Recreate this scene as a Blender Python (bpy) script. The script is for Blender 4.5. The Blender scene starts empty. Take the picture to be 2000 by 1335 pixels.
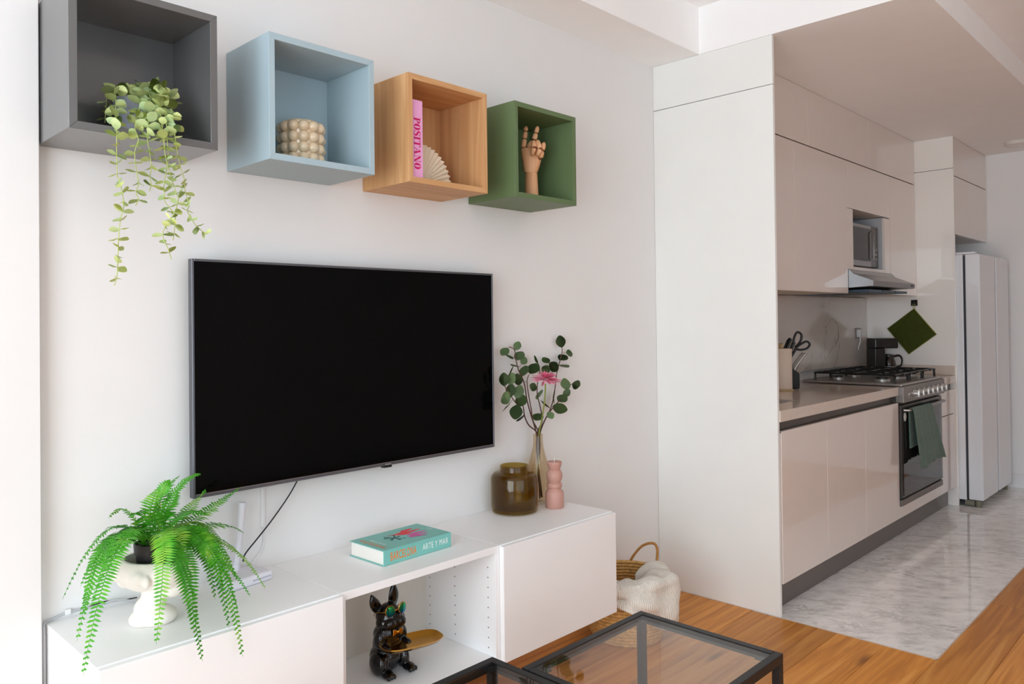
import bpy, bmesh, math, random
from mathutils import Vector, Matrix, Euler, noise
random.seed(7)
SC = bpy.context.scene
COL = SC.collection

# ------------------------------------------------------------------ camera
cam_d = bpy.data.cameras.new('camera'); cam = bpy.data.objects.new('camera', cam_d); COL.objects.link(cam)
CR = Vector((0.69598582, -0.71796209, -0.011583)); CU = Vector((0.000745605, -0.0154084565, 0.999881)); CF = Vector((0.71805513, 0.69591164, 0.01018875))
CP = Vector((-0.8505, -2.1912, 1.3284))
m = Matrix.Identity(4)
for i in range(3):
    m[i][0] = CR[i]; m[i][1] = CU[i]; m[i][2] = -CF[i]; m[i][3] = CP[i]
cam.matrix_world = m
cam_d.sensor_width = 36.0; cam_d.sensor_fit = 'HORIZONTAL'
cam_d.lens = 1513.24 / 2000 * 36
cam_d.shift_x = 0.0007; cam_d.shift_y = (612.85 - 667.5) / 2000
cam_d.clip_start = 0.02
SC.camera = cam

# ------------------------------------------------------------------ world, daylight, exposure
w = bpy.data.worlds.new('world'); SC.world = w; w.use_nodes = True
bg = w.node_tree.nodes['Background']; bg.inputs[0].default_value = (0.82, 0.925, 1.035, 1); bg.inputs[1].default_value = 2.45
def area(name, loc, direction, sx, sy, power, col=(1, 1, 1)):
    l = bpy.data.lights.new(name, 'AREA'); l.shape = 'RECTANGLE'; l.size = sx; l.size_y = sy; l.energy = power; l.color = col
    o = bpy.data.objects.new(name, l); COL.objects.link(o); o.location = loc
    o.rotation_euler = Vector(direction).to_track_quat('-Z', 'Z').to_euler()
    return o
area('side_window_daylight', (-2.62, -2.05, 1.45), (1, 0, -0.05), 3.2, 2.3, 130, (0.885, 0.965, 1.03))
vs = SC.view_settings
vs.view_transform = 'Standard'; vs.look = 'None'; vs.gamma = 1.0; vs.use_curve_mapping = False
vs.exposure = 0.0
SC.cycles.use_denoising = True
SC.cycles.max_bounces = 14; SC.cycles.diffuse_bounces = 7; SC.cycles.glossy_bounces = 5
SC.cycles.transmission_bounces = 12; SC.cycles.transparent_max_bounces = 24
SC.cycles.caustics_refractive = False; SC.cycles.caustics_reflective = False
SC.cycles.sample_clamp_indirect = 6.0

# ------------------------------------------------------------------ materials
def s2l(c):
    return tuple(((x / 255.0) / 12.92 if x / 255.0 <= 0.04045 else (((x / 255.0) + 0.055) / 1.055) ** 2.4) for x in c)
MATS = {}
def M(name, rgb=(200, 200, 200), rough=0.5, metal=0.0, spec=0.5, coat=0.0, var=0.03, scale=6.0, bump=0.0, bscale=200.0, trans=0.0, ior=1.45, lin=False, sheen=0.0, translucent=0.0):
    if name in MATS: return MATS[name]
    mt = bpy.data.materials.new(name); mt.use_nodes = True; nt = mt.node_tree; b = nt.nodes['Principled BSDF']
    c = rgb if lin else s2l(rgb)
    b.inputs['Roughness'].default_value = rough; b.inputs['Metallic'].default_value = metal
    b.inputs['Specular IOR Level'].default_value = spec; b.inputs['Coat Weight'].default_value = coat; b.inputs['Coat Roughness'].default_value = 0.03
    b.inputs['Transmission Weight'].default_value = trans; b.inputs['IOR'].default_value = ior
    if sheen: b.inputs['Sheen Weight'].default_value = sheen
    tc = nt.nodes.new('ShaderNodeTexCoord')
    n = nt.nodes.new('ShaderNodeTexNoise'); n.inputs['Scale'].default_value = scale; n.inputs['Detail'].default_value = 3
    nt.links.new(tc.outputs['Object'], n.inputs['Vector'])
    r = nt.nodes.new('ShaderNodeValToRGB')
    r.color_ramp.elements[0].position = 0.3; r.color_ramp.elements[1].position = 0.7
    r.color_ramp.elements[0].color = tuple(x * (1 - var) for x in c) + (1,); r.color_ramp.elements[1].color = tuple(min(1, x * (1 + var)) for x in c) + (1,)
    nt.links.new(n.outputs['Fac'], r.inputs['Fac']); nt.links.new(r.outputs['Color'], b.inputs['Base Color'])
    if bump:
        n2 = nt.nodes.new('ShaderNodeTexNoise'); n2.inputs['Scale'].default_value = bscale; n2.inputs['Detail'].default_value = 2
        nt.links.new(tc.outputs['Object'], n2.inputs['Vector'])
        bp = nt.nodes.new('ShaderNodeBump'); bp.inputs['Strength'].default_value = bump; bp.inputs['Distance'].default_value = 0.002
        nt.links.new(n2.outputs['Fac'], bp.inputs['Height']); nt.links.new(bp.outputs['Normal'], b.inputs['Normal'])
    MATS[name] = mt
    return mt
def grain_mat(name, c1, c2, c3, axis, rough=0.4, coat=0.0, perobj=0.0, knots=False, spec=0.5):
    """wood: noise stretched along one axis, colour shift per object"""
    if name in MATS: return MATS[name]
    mt = bpy.data.materials.new(name); mt.use_nodes = True; nt = mt.node_tree; b = nt.nodes['Principled BSDF']
    b.inputs['Roughness'].default_value = rough; b.inputs['Coat Weight'].default_value = coat; b.inputs['Specular IOR Level'].default_value = spec
    tc = nt.nodes.new('ShaderNodeTexCoord'); oi = nt.nodes.new('ShaderNodeObjectInfo')
    mp = nt.nodes.new('ShaderNodeMapping')
    sc = [28, 28, 28]; sc[axis] = 1.6; mp.inputs['Scale'].default_value = sc
    add = nt.nodes.new('ShaderNodeVectorMath'); add.operation = 'ADD'
    mul = nt.nodes.new('ShaderNodeVectorMath'); mul.operation = 'SCALE'; mul.inputs[3].default_value = 37.0
    cmb = nt.nodes.new('ShaderNodeCombineXYZ')
    for k in range(3): nt.links.new(oi.outputs['Random'], cmb.inputs[k])
    nt.links.new(cmb.outputs[0], mul.inputs[0]); nt.links.new(tc.outputs['Object'], add.inputs[0]); nt.links.new(mul.outputs[0], add.inputs[1])
    nt.links.new(add.outputs[0], mp.inputs['Vector'])
    n = nt.nodes.new('ShaderNodeTexNoise'); n.inputs['Scale'].default_value = 1.0; n.inputs['Detail'].default_value = 6; n.inputs['Distortion'].default_value = 0.9
    nt.links.new(mp.outputs[0], n.inputs['Vector'])
    r = nt.nodes.new('ShaderNodeValToRGB'); e = r.color_ramp.elements
    e[0].position = 0.3; e[1].position = 0.72; e[0].color = s2l(c1) + (1,); e[1].color = s2l(c3) + (1,)
    x = e.new(0.52); x.color = s2l(c2) + (1,)
    nt.links.new(n.outputs['Fac'], r.inputs['Fac'])
    out = r.outputs['Color']
    if knots:
        v = nt.nodes.new('ShaderNodeTexVoronoi'); v.inputs['Scale'].default_value = 1.0; v.inputs['Randomness'].default_value = 1
        mp2 = nt.nodes.new('ShaderNodeMapping'); s2 = [7.5, 7.5, 7.5]; s2[axis] = 1.9; mp2.inputs['Scale'].default_value = s2
        nt.links.new(add.outputs[0], mp2.inputs['Vector']); nt.links.new(mp2.outputs[0], v.inputs['Vector'])
        kr = nt.nodes.new('ShaderNodeValToRGB'); kr.color_ramp.elements[0].position = 0.03; kr.color_ramp.elements[1].position = 0.17
        kr.color_ramp.elements[0].color = (0.22, 0.16, 0.1, 1); kr.color_ramp.elements[1].color = (1, 1, 1, 1)
        nt.links.new(v.outputs['Distance'], kr.inputs['Fac'])
        mx = nt.nodes.new('ShaderNodeMix'); mx.data_type = 'RGBA'; mx.blend_type = 'MULTIPLY'; mx.inputs[0].default_value = 0.75
        nt.links.new(out, mx.inputs[6]); nt.links.new(kr.outputs['Color'], mx.inputs[7]); out = mx.outputs[2]
    if perobj:
        hs = nt.nodes.new('ShaderNodeHueSaturation')
        mr = nt.nodes.new('ShaderNodeMapRange'); mr.inputs[3].default_value = 1 - perobj; mr.inputs[4].default_value = 1 + perobj
        nt.links.new(oi.outputs['Random'], mr.inputs[0]); nt.links.new(mr.outputs[0], hs.inputs['Value']); nt.links.new(out, hs.inputs['Color']); out = hs.outputs['Color']
    nt.links.new(out, b.inputs['Base Color'])
    bp = nt.nodes.new('ShaderNodeBump'); bp.inputs['Strength'].default_value = 0.12; bp.inputs['Distance'].default_value = 0.001
    nt.links.new(n.outputs['Fac'], bp.inputs['Height']); nt.links.new(bp.outputs['Normal'], b.inputs['Normal'])
    MATS[name] = mt
    return mt
def marble_mat(name, base, vein, rough, scale=1.6, thin=0.03, cloud=0.5, veinw=0.8, rot=(0, 0, math.pi / 4), stretch=(0.9, 3.0, 1.0), dist=0.35, detail=9):
    """stone: thin ridged veins plus soft clouds, both drawn out along one direction"""
    if name in MATS: return MATS[name]
    mt = bpy.data.materials.new(name); mt.use_nodes = True; nt = mt.node_tree; b = nt.nodes['Principled BSDF']
    b.inputs['Roughness'].default_value = rough
    tc = nt.nodes.new('ShaderNodeTexCoord')
    mp0 = nt.nodes.new('ShaderNodeMapping'); mp0.inputs['Rotation'].default_value = rot
    mp = nt.nodes.new('ShaderNodeMapping'); mp.inputs['Scale'].default_value = stretch
    nt.links.new(tc.outputs['Object'], mp0.inputs['Vector']); nt.links.new(mp0.outputs[0], mp.inputs['Vector'])
    n1 = nt.nodes.new('ShaderNodeTexNoise'); n1.inputs['Scale'].default_value = scale; n1.inputs['Detail'].default_value = detail; n1.inputs['Roughness'].default_value = 0.6; n1.inputs['Distortion'].default_value = dist
    nt.links.new(mp.outputs[0], n1.inputs['Vector'])
    sub = nt.nodes.new('ShaderNodeMath'); sub.operation = 'SUBTRACT'; sub.inputs[1].default_value = 0.5
    ab = nt.nodes.new('ShaderNodeMath'); ab.operation = 'ABSOLUTE'
    nt.links.new(n1.outputs['Fac'], sub.inputs[0]); nt.links.new(sub.outputs[0], ab.inputs[0])
    r = nt.nodes.new('ShaderNodeValToRGB'); r.color_ramp.elements[0].position = 0.0; r.color_ramp.elements[1].position = thin
    r.color_ramp.elements[0].color = (veinw, veinw, veinw, 1); r.color_ramp.elements[1].color = (0, 0, 0, 1)
    nt.links.new(ab.outputs[0], r.inputs['Fac'])
    n3 = nt.nodes.new('ShaderNodeTexNoise'); n3.inputs['Scale'].default_value = scale * 0.8; n3.inputs['Detail'].default_value = 2; nt.links.new(mp0.outputs[0], n3.inputs['Vector'])
    m3 = nt.nodes.new('ShaderNodeMapRange'); m3.inputs[1].default_value = 0.4; m3.inputs[2].default_value = 0.62; nt.links.new(n3.outputs['Fac'], m3.inputs[0])
    vm = nt.nodes.new('ShaderNodeMath'); vm.operation = 'MULTIPLY'; nt.links.new(r.outputs['Color'], vm.inputs[0]); nt.links.new(m3.outputs[0], vm.inputs[1])
    n2 = nt.nodes.new('ShaderNodeTexNoise'); n2.inputs['Scale'].default_value = scale * 2.6; n2.inputs['Detail'].default_value = 9; n2.inputs['Roughness'].default_value = 0.72
    nt.links.new(mp.outputs[0], n2.inputs['Vector'])
    mr = nt.nodes.new('ShaderNodeMapRange'); mr.inputs[1].default_value = 0.46; mr.inputs[2].default_value = 0.8; mr.inputs[3].default_value = 0.0; mr.inputs[4].default_value = cloud
    nt.links.new(n2.outputs['Fac'], mr.inputs[0])
    mx = nt.nodes.new('ShaderNodeMath'); mx.operation = 'MAXIMUM'; nt.links.new(vm.outputs[0], mx.inputs[0]); nt.links.new(mr.outputs[0], mx.inputs[1])
    mix = nt.nodes.new('ShaderNodeMix'); mix.data_type = 'RGBA'; mix.inputs[6].default_value = s2l(base) + (1,); mix.inputs[7].default_value = s2l(vein) + (1,)
    nt.links.new(mx.outputs[0], mix.inputs[0]); nt.links.new(mix.outputs[2], b.inputs['Base Color'])
    MATS[name] = mt
    return mt
def glass_mat(name, col, rough=0.0, ior=1.45):
    """real refracting glass; light passes tinted through shadow rays by the thin-walled mix"""
    if name in MATS: return MATS[name]
    mt = bpy.data.materials.new(name); mt.use_nodes = True; nt = mt.node_tree; nt.nodes.remove(nt.nodes['Principled BSDF'])
    out = nt.nodes['Material Output']
    tr = nt.nodes.new('ShaderNodeBsdfTransparent'); tr.inputs[0].default_value = tuple(col) + (1,)
    gl = nt.nodes.new('ShaderNodeBsdfGlossy'); gl.inputs['Roughness'].default_value = rough
    fr = nt.nodes.new('ShaderNodeFresnel'); ge = nt.nodes.new('ShaderNodeNewGeometry'); im = nt.nodes.new('ShaderNodeMapRange'); im.inputs[3].default_value = ior; im.inputs[4].default_value = 1.0 / ior
    nt.links.new(ge.outputs['Backfacing'], im.inputs[0]); nt.links.new(im.outputs[0], fr.inputs['IOR'])
    n = nt.nodes.new('ShaderNodeTexNoise'); n.inputs['Scale'].default_value = 3.0
    bp = nt.nodes.new('ShaderNodeBump'); bp.inputs['Strength'].default_value = 0.01; bp.inputs['Distance'].default_value = 0.001; nt.links.new(n.outputs['Fac'], bp.inputs['Height'])
    nt.links.new(bp.outputs['Normal'], gl.inputs['Normal'])
    mx = nt.nodes.new('ShaderNodeMixShader'); nt.links.new(fr.outputs[0], mx.inputs[0]); nt.links.new(tr.outputs[0], mx.inputs[1]); nt.links.new(gl.outputs[0], mx.inputs[2])
    nt.links.new(mx.outputs[0], out.inputs['Surface'])
    MATS[name] = mt
    return mt

# ------------------------------------------------------------------ mesh helpers
def nb(): return bmesh.new()
def box(bm, x0, x1, y0, y1, z0, z1):
    x0, x1 = min(x0, x1), max(x0, x1); y0, y1 = min(y0, y1), max(y0, y1); z0, z1 = min(z0, z1), max(z0, z1)
    v = [bm.verts.new(p) for p in ((x0, y0, z0), (x1, y0, z0), (x1, y1, z0), (x0, y1, z0), (x0, y0, z1), (x1, y0, z1), (x1, y1, z1), (x0, y1, z1))]
    for f in ((0, 3, 2, 1), (4, 5, 6, 7), (0, 1, 5, 4), (1, 2, 6, 5), (2, 3, 7, 6), (3, 0, 4, 7)): bm.faces.new([v[i] for i in f])
    return bm
def fin(bm, bevel=0.0, seg=1, smooth=None):
    if bevel:
        bmesh.ops.bevel(bm, geom=list(bm.edges), offset=bevel, segments=seg, profile=0.5, affect='EDGES', clamp_overlap=True)
    me = bpy.data.meshes.new('mesh'); bm.normal_update(); bm.to_mesh(me); bm.free()
    if smooth is not None:
        for p in me.polygons: p.use_smooth = True
        me.set_sharp_from_angle(angle=math.radians(smooth))
    return me
def B(x0, x1, y0, y1, z0, z1, bevel=0.0015, seg=1):
    return fin(box(nb(), x0, x1, y0, y1, z0, z1), bevel, seg)
def lathe(bm, prof, n=32, c=(0, 0, 0), flute=None):
    rings = []
    for r, z in prof:
        if r < 1e-6: rings.append([bm.verts.new((c[0], c[1], c[2] + z))]); continue
        ring = []
        for i in range(n):
            a = 2 * math.pi * i / n; rr = r * (flute(a, z) if flute else 1)
            ring.append(bm.verts.new((c[0] + rr * math.cos(a), c[1] + rr * math.sin(a), c[2] + z)))
        rings.append(ring)
    for A, Bq in zip(rings, rings[1:]):
        for i in range(n):
            j = (i + 1) % n
            if len(A) == 1 and len(Bq) == 1: continue
            if len(A) == 1: bm.faces.new((A[0], Bq[j], Bq[i]))
            elif len(Bq) == 1: bm.faces.new((A[i], A[j], Bq[0]))
            else: bm.faces.new((A[i], A[j], Bq[j], Bq[i]))
    return bm
def L(prof, n=32, c=(0, 0, 0), flute=None, smooth=40): 
    bm = lathe(nb(), prof, n, c, flute); bmesh.ops.recalc_face_normals(bm, faces=list(bm.faces)); return fin(bm, smooth=smooth)
def tube(bm, pts, rad, n=8, cap=True, closed=False):
    pts = [Vector(p) for p in pts]; N = len(pts)
    rads = [rad] * N if not isinstance(rad, (list, tuple)) else rad
    prev = None; rings = []
    for i, p in enumerate(pts):
        if closed: t = (pts[(i + 1) % N] - pts[i - 1])
        else: t = (pts[min(i + 1, N - 1)] - pts[max(i - 1, 0)])
        t.normalize()
        if prev is None:
            a = Vector((0, 0, 1)) if abs(t.z) < 0.9 else Vector((1, 0, 0)); u = t.cross(a).normalized()
        else:
            u = (prev - t * prev.dot(t)); u = u.normalized() if u.length > 1e-6 else prev
        prev = u; v = t.cross(u)
        rings.append([bm.verts.new(p + (u * math.cos(2 * math.pi * k / n) + v * math.sin(2 * math.pi * k / n)) * rads[i]) for k in range(n)])
    seq = list(zip(rings, rings[1:])) + ([(rings[-1], rings[0])] if closed else [])
    for A, Bq in seq:
        for k in range(n): bm.faces.new((A[k], A[(k + 1) % n], Bq[(k + 1) % n], Bq[k]))
    if cap and not closed:
        bm.faces.new(rings[0][::-1]); bm.faces.new(rings[-1])
    return bm
def T(pts, rad, n=8, closed=False, smooth=60):
    bm = tube(nb(), pts, rad, n, True, closed); bmesh.ops.recalc_face_normals(bm, faces=list(bm.faces)); return fin(bm, smooth=smooth)
def prism(bm, poly, d, mapf):
    """poly: 2-D points; mapf(u, v, w) -> 3-D; extruded from w=0 to w=d"""
    a = [bm.verts.new(mapf(u, v, 0)) for u, v in poly]; b = [bm.verts.new(mapf(u, v, d)) for u, v in poly]
    bm.faces.new(a); bm.faces.new(b[::-1]); n = len(poly)
    for i in range(n): bm.faces.new((a[i], b[i], b[(i + 1) % n], a[(i + 1) % n]))
    return bm
def PR(poly, d, mapf, bevel=0, smooth=None):
    bm = prism(nb(), poly, d, mapf); bmesh.ops.recalc_face_normals(bm, faces=list(bm.faces)); return fin(bm, bevel, smooth=smooth)
def ell(bm, c, r, rot=None, seg=20):
    mt = Matrix.Translation(Vector(c)) @ (Euler(rot).to_matrix().to_4x4() if rot else Matrix.Identity(4)) @ Matrix.Diagonal((r[0], r[1], r[2], 1))
    bmesh.ops.create_uvsphere(bm, u_segments=seg, v_segments=max(8, seg * 2 // 3), radius=1, matrix=mt)
    return bm
def smooth_path(pts, k=6):
    """Catmull-Rom"""
    P = [Vector(p) for p in pts]; out = []
    for i in range(len(P) - 1):
        p0, p1, p2, p3 = P[max(i - 1, 0)], P[i], P[i + 1], P[min(i + 2, len(P) - 1)]
        for j in range(k):
            t = j / k
            out.append(0.5 * ((2 * p1) + (p2 - p0) * t + (2 * p0 - 5 * p1 + 4 * p2 - p3) * t * t + (3 * p1 - p0 - 3 * p2 + p3) * t ** 3))
    out.append(P[-1]); return out
def blob(bm, voxel=0.004, it=4, post=None):
    """weld overlapping volumes into one continuous skin (voxel remesh + smooth)"""
    me = bpy.data.meshes.new('tmp'); bm.to_mesh(me); bm.free()
    o = bpy.data.objects.new('tmp', me); COL.objects.link(o)
    r = o.modifiers.new('r', 'REMESH'); r.mode = 'VOXEL'; r.voxel_size = voxel; r.use_smooth_shade = True
    if it:
        s = o.modifiers.new('s', 'SMOOTH'); s.iterations = it; s.factor = 0.5
    dg = bpy.context.evaluated_depsgraph_get(); me2 = bpy.data.meshes.new_from_object(o.evaluated_get(dg))
    bpy.data.objects.remove(o); bpy.data.meshes.remove(me)
    for p in me2.polygons: p.use_smooth = True
    return me2
def text_mesh(body, size, mapf, xs=1.0, offset=0.0, spacing=1.0, depth=0.0):
    cu = bpy.data.curves.new('t', 'FONT'); cu.body = body; cu.size = size; cu.offset = offset; cu.space_character = spacing; cu.align_x = 'CENTER'; cu.align_y = 'CENTER'; cu.resolution_u = 4
    o = bpy.data.objects.new('t', cu); COL.objects.link(o)
    dg = bpy.context.evaluated_depsgraph_get(); me = bpy.data.meshes.new_from_object(o.evaluated_get(dg))
    bpy.data.objects.remove(o); bpy.data.curves.remove(cu)
    for v in me.vertices: v.co = Vector(mapf(v.co.x * xs, v.co.y))
    me.materials.clear()
    return me
def add(name, me, mat, parent=None, label=None):
    o = bpy.data.objects.new(name, me); COL.objects.link(o)
    if mat is not None and hasattr(me, 'materials') and not me.materials: me.materials.append(mat)
    if parent is not None: o.parent = parent
    if label: o['label'] = label
    return o
def tag(o, label, cat, group=None):
    o['label'] = label; o['category'] = cat
    if group: o['group'] = group
    return o
def thing(name, label, cat, loc=(0, 0, 0), rz=0.0, group=None):
    o = bpy.data.objects.new(name, None); o.empty_display_size = 0.05; COL.objects.link(o)
    o.location = loc; o.rotation_euler = (0, 0, rz); tag(o, label, cat, group); return o
def struct(name, me, mat, parent=None, label=None):
    o = add(name, me, mat, parent)
    if parent is None: o['kind'] = 'structure'
    if label: o['label'] = label
    return o
def copy_part(o, parent, loc=None, rot=None, scale=None):
    c = o.copy(); COL.objects.link(c); c.parent = parent
    if loc is not None: c.location = loc
    if rot is not None: c.rotation_euler = rot
    if scale is not None: c.scale = scale
    return c

# ------------------------------------------------------------------ palette
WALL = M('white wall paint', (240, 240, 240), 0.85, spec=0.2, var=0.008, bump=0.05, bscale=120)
WALLTV = M('dimmed white wall paint', (228, 227, 226), 0.85, spec=0.2, var=0.008, bump=0.05, bscale=120)  # wall paint made greyer to hold down strong window light on these walls
CEIL = M('white ceiling paint', (247, 247, 247), 0.9, spec=0.1, var=0.01)
LACQ = M('white matt lacquer', (242, 242, 242), 0.38, spec=0.35, var=0.008)
PANELW = M('white laminate', (236, 237, 234), 0.42, spec=0.4, var=0.01)
GLOSS = M('beige gloss lacquer', (228, 217, 209), 0.28, spec=0.3, coat=0.9, var=0.01)
CARC = M('white carcass board', (226, 222, 216), 0.6, var=0.02)
STEEL = M('brushed steel', (150, 146, 143), 0.32, metal=0.9, var=0.05, scale=40)
DSTEEL = M('dark grey metal', (90, 84, 80), 0.4, metal=0.6, var=0.04)
BLACKM = M('black enamel', (16, 16, 17), 0.35, var=0.1)
BLKPL = M('black plastic', (20, 20, 22), 0.3, var=0.08)
# ================================================================== the room shell
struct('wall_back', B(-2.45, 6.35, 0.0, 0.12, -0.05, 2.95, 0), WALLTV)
struct('wall_right', B(6.2, 6.35, -4.35, 0.0, -0.05, 2.95, 0), WALL)
bm = nb(); box(bm, -2.45, -2.05, -4.35, -4.2, -0.05, 2.95); box(bm, 1.35, 6.35, -4.35, -4.2, -0.05, 2.95); box(bm, -2.05, 1.35, -4.35, -4.2, 2.5, 2.95); box(bm, -2.05, 1.35, -4.35, -4.2, -0.05, 0.12)
struct('wall_front', fin(bm), WALL)
bm = nb()
box(bm, -2.45, -2.3, -4.2, -3.65, -0.05, 2.95); box(bm, -2.45, -2.3, -0.45, 0.0, -0.05, 2.95)
box(bm, -2.45, -2.3, -3.65, -0.45, 2.5, 2.95); box(bm, -2.45, -2.3, -3.65, -0.45, -0.05, 0.12)
struct('wall_left', fin(bm), WALL)
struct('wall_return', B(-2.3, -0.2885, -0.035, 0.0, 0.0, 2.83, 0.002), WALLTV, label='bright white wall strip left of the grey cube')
# sliding window the daylight comes through
win = struct('window_1', fin(box(box(box(box(nb(), -2.42, -2.36, -3.65, -0.45, 0.12, 0.2), -2.42, -2.36, -3.65, -0.45, 2.42, 2.5), -2.42, -2.36, -3.65, -3.57, 0.2, 2.42), -2.42, -2.36, -0.53, -0.45, 0.2, 2.42)), M('white window frame', (235, 235, 235), 0.4))
add('mullion', B(-2.42, -2.36, -2.09, -2.01, 0.2, 2.42), MATS['white window frame'], win)
PANE = glass_mat('clear window glass', (0.97, 0.98, 0.98))
for a, b_ in ((-3.57, -2.09), (-2.01, -0.53)): add('pane', B(-2.393, -2.387, a, b_, 0.2, 2.42, 0), PANE, win)
win = struct('added_fill_window', fin(box(box(box(box(nb(), -2.05, 1.35, -4.32, -4.26, 0.12, 0.2), -2.05, 1.35, -4.32, -4.26, 2.42, 2.5), -2.05, -1.97, -4.32, -4.26, 0.2, 2.42), 1.27, 1.35, -4.32, -4.26, 0.2, 2.42)), MATS['white window frame'])  # unseen window added behind the camera to let in frontal fill light
add('mullion', B(-0.39, -0.31, -4.32, -4.26, 0.2, 2.42), MATS['white window frame'], win)
for a, b_ in ((-1.97, -0.39), (-0.31, 1.27)): add('pane', B(a, b_, -4.293, -4.287, 0.2, 2.42, 0), PANE, win)
# ceilings: high in the living room, dropped along the wall and over the kitchen
struct('ceiling', B(-2.45, 2.457, -4.35, 0.12, 2.83, 2.95, 0), CEIL)
struct('trim_1', B(-2.3, 2.457, -0.265, 0.0, 2.604, 2.83, 0), CEIL, label='dropped ceiling band along the wall')
struct('ceiling_kitchen', B(2.457, 6.2, -1.263, 0.0, 2.604, 2.95, 0), CEIL)
struct('ceiling_hall', B(2.457, 6.2, -4.2, -1.263, 2.725, 2.95, 0), CEIL)
bb_ = struct('baseboard_right', B(6.186, 6.2, -4.2, -0.64, 0.0, 0.105, 0.002), M('white skirting', (236, 236, 238), 0.45))
# floors
OAK = grain_mat('oiled oak floor', (176, 110, 44), (206, 136, 58), (222, 158, 82), 0, rough=0.42, perobj=0.2, knots=True, spec=0.35)
floor = struct('floor', B(-2.45, 6.35, -4.35, 0.12, -0.08, -0.02, 0), M('dark floor joint', (70, 50, 32), 0.8))
ys = [0.0] + [-0.12 - 0.19 * k for k in range(22)]
rnd = random.Random(3)
for r_, (ya, yb) in enumerate(zip(ys, ys[1:])):
    yb = max(yb, -4.2)
    if ya - yb < 0.01: continue
    xe = 2.4565 if yb > -0.6 else 2.452 if yb > -1.30 else 6.2
    x = -2.3 - rnd.uniform(0.1, 1.7) if r_ != 3 else -2.3
    while x < xe:
        xa, xb = max(x, -2.3), min(x + 1.9, xe); x += 1.9
        if xe - xb < 0.3: xb = xe; x = xe
        if xb - xa < 0.03: continue
        # each plank keeps its own local origin so its grain differs
        o = add('plank', B(-(xb - xa) / 2, (xb - xa) / 2, -(ya - yb) / 2 + 0.0006, (ya - yb) / 2 - 0.0006, -0.015, 0.0, 0.001), OAK, floor)
        o.location = ((xa + xb) / 2, (ya + yb) / 2, 0)
MARB = marble_mat('polished grey white marble', (250, 248, 246), (128, 122, 122), 0.06, scale=3.4, thin=0.028, cloud=0.75, veinw=0.55, rot=(0, 0, 0.95), stretch=(1.0, 1.9, 1.0), dist=0.7)
for xa, xb in ((2.458, 3.866), (3.868, 5.276), (5.278, 6.2)):
    add('marble_slab', B(xa, xb, -1.262, 0.0, -0.015, 0.0, 0.0006), MARB, floor)
bm = nb(); box(bm, 2.4525, 2.4575, -1.2675, -0.633, -0.012, 0.0012); box(bm, 2.4525, 6.2, -1.2675, -1.2625, -0.012, 0.0012)
struct('trim_2', fin(bm), M('light joint strip', (205, 190, 176), 0.5))

# ================================================================== kitchen
YF = -0.635
# tall white end panel that closes the kitchen row
t = thing('kitchen_end_panel', 'tall white floor to ceiling end panel beside the kitchen', 'panel', (2.457, 0, 0))
add('board', B(0, 0.018, -0.632, -0.001, 0.001, 2.379, 0.0008), PANELW, t); add('board', B(0, 0.018, -0.632, -0.001, 2.3825, 2.603, 0.0008), PANELW, t)
# tall panel between counter and fridge
t = thing('fridge_side_panel', 'tall white glossy panel between the counter and the fridge', 'panel', (5.238, 0, 0))
PG = M('white gloss board', (243, 240, 236), 0.25, coat=0.9, spec=0.3, var=0.008)
add('board', B(0, 0.02, -0.643, -0.001, 0.001, 2.375, 0.0008), PG, t); add('board', B(0, 0.02, -0.643, -0.001, 2.379, 2.603, 0.0008), PG, t)
# backsplash
BSP = marble_mat('warm veined backsplash stone', (205, 196, 188), (128, 112, 104), 0.12, scale=1.1, thin=0.012, cloud=0.1, veinw=0.8, rot=(0, -0.7, 0), stretch=(2.2, 1, 0.8), dist=0.8, detail=5)
tag(add('backsplash', B(2.476, 5.237, -0.042, -0.001, 0.985, 1.476, 0.0005), BSP), 'polished beige stone backsplash with grey veins', 'backsplash')
# base cabinets
def base_cab(x0, x1, fronts, label, top=0.815):
    t = thing('base_cabinet', label, 'cabinet', ((x0 + x1) / 2, -0.3, 0.0), group='base cabinets of the kitchen row')
    cx = (x0 + x1) / 2
    add('carcass', B(x0 - cx + 0.001, x1 - cx - 0.001, -0.3 + 0.001 - 0.014, 0.295, 0.137, top, 0.001), CARC, t)
    for nm, a, b_, z0, z1 in fronts:
        add(nm, B(a - cx + 0.0015, b_ - cx - 0.0015, YF + 0.3, YF + 0.3 + 0.019, z0, z1, 0.0012), GLOSS, t)
    return t
base_cab(2.478, 2.99, [('door', 2.484, 2.99, 0.14, 0.822)], 'glossy beige base cabinet with one door next to the white end panel', top=0.69)
base_cab(2.99, 4.04, [('door', 2.99, 3.504, 0.14, 0.822), ('door', 3.504, 4.04, 0.14, 0.822)], 'glossy beige base cabinet with two doors left of the oven')
base_cab(4.868, 5.236, [('drawer_front', 4.868, 5.18, 0.658, 0.822), ('door', 4.868, 5.18, 0.14, 0.652), ('filler_strip', 5.183, 5.236, 0.14, 0.822)], 'narrow glossy beige base cabinet with a drawer between oven and fridge')
t = tag(add('oven_base_panel', B(4.043, 4.865, YF, YF + 0.019, 0.14, 0.207, 0.001), GLOSS), 'low glossy beige strip under the oven', 'panel')
PL = M('grey brown aluminium', (112, 104, 100), 0.35, metal=0.35, var=0.03)
tag(add('plinth', B(2.476, 5.237, -0.575, -0.555, 0.001, 0.136, 0.001), PL), 'dark grey plinth along the foot of the base cabinets', 'plinth')
CH = M('dark brown aluminium channel', (96, 88, 82), 0.4, metal=0.3, var=0.03)
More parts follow.
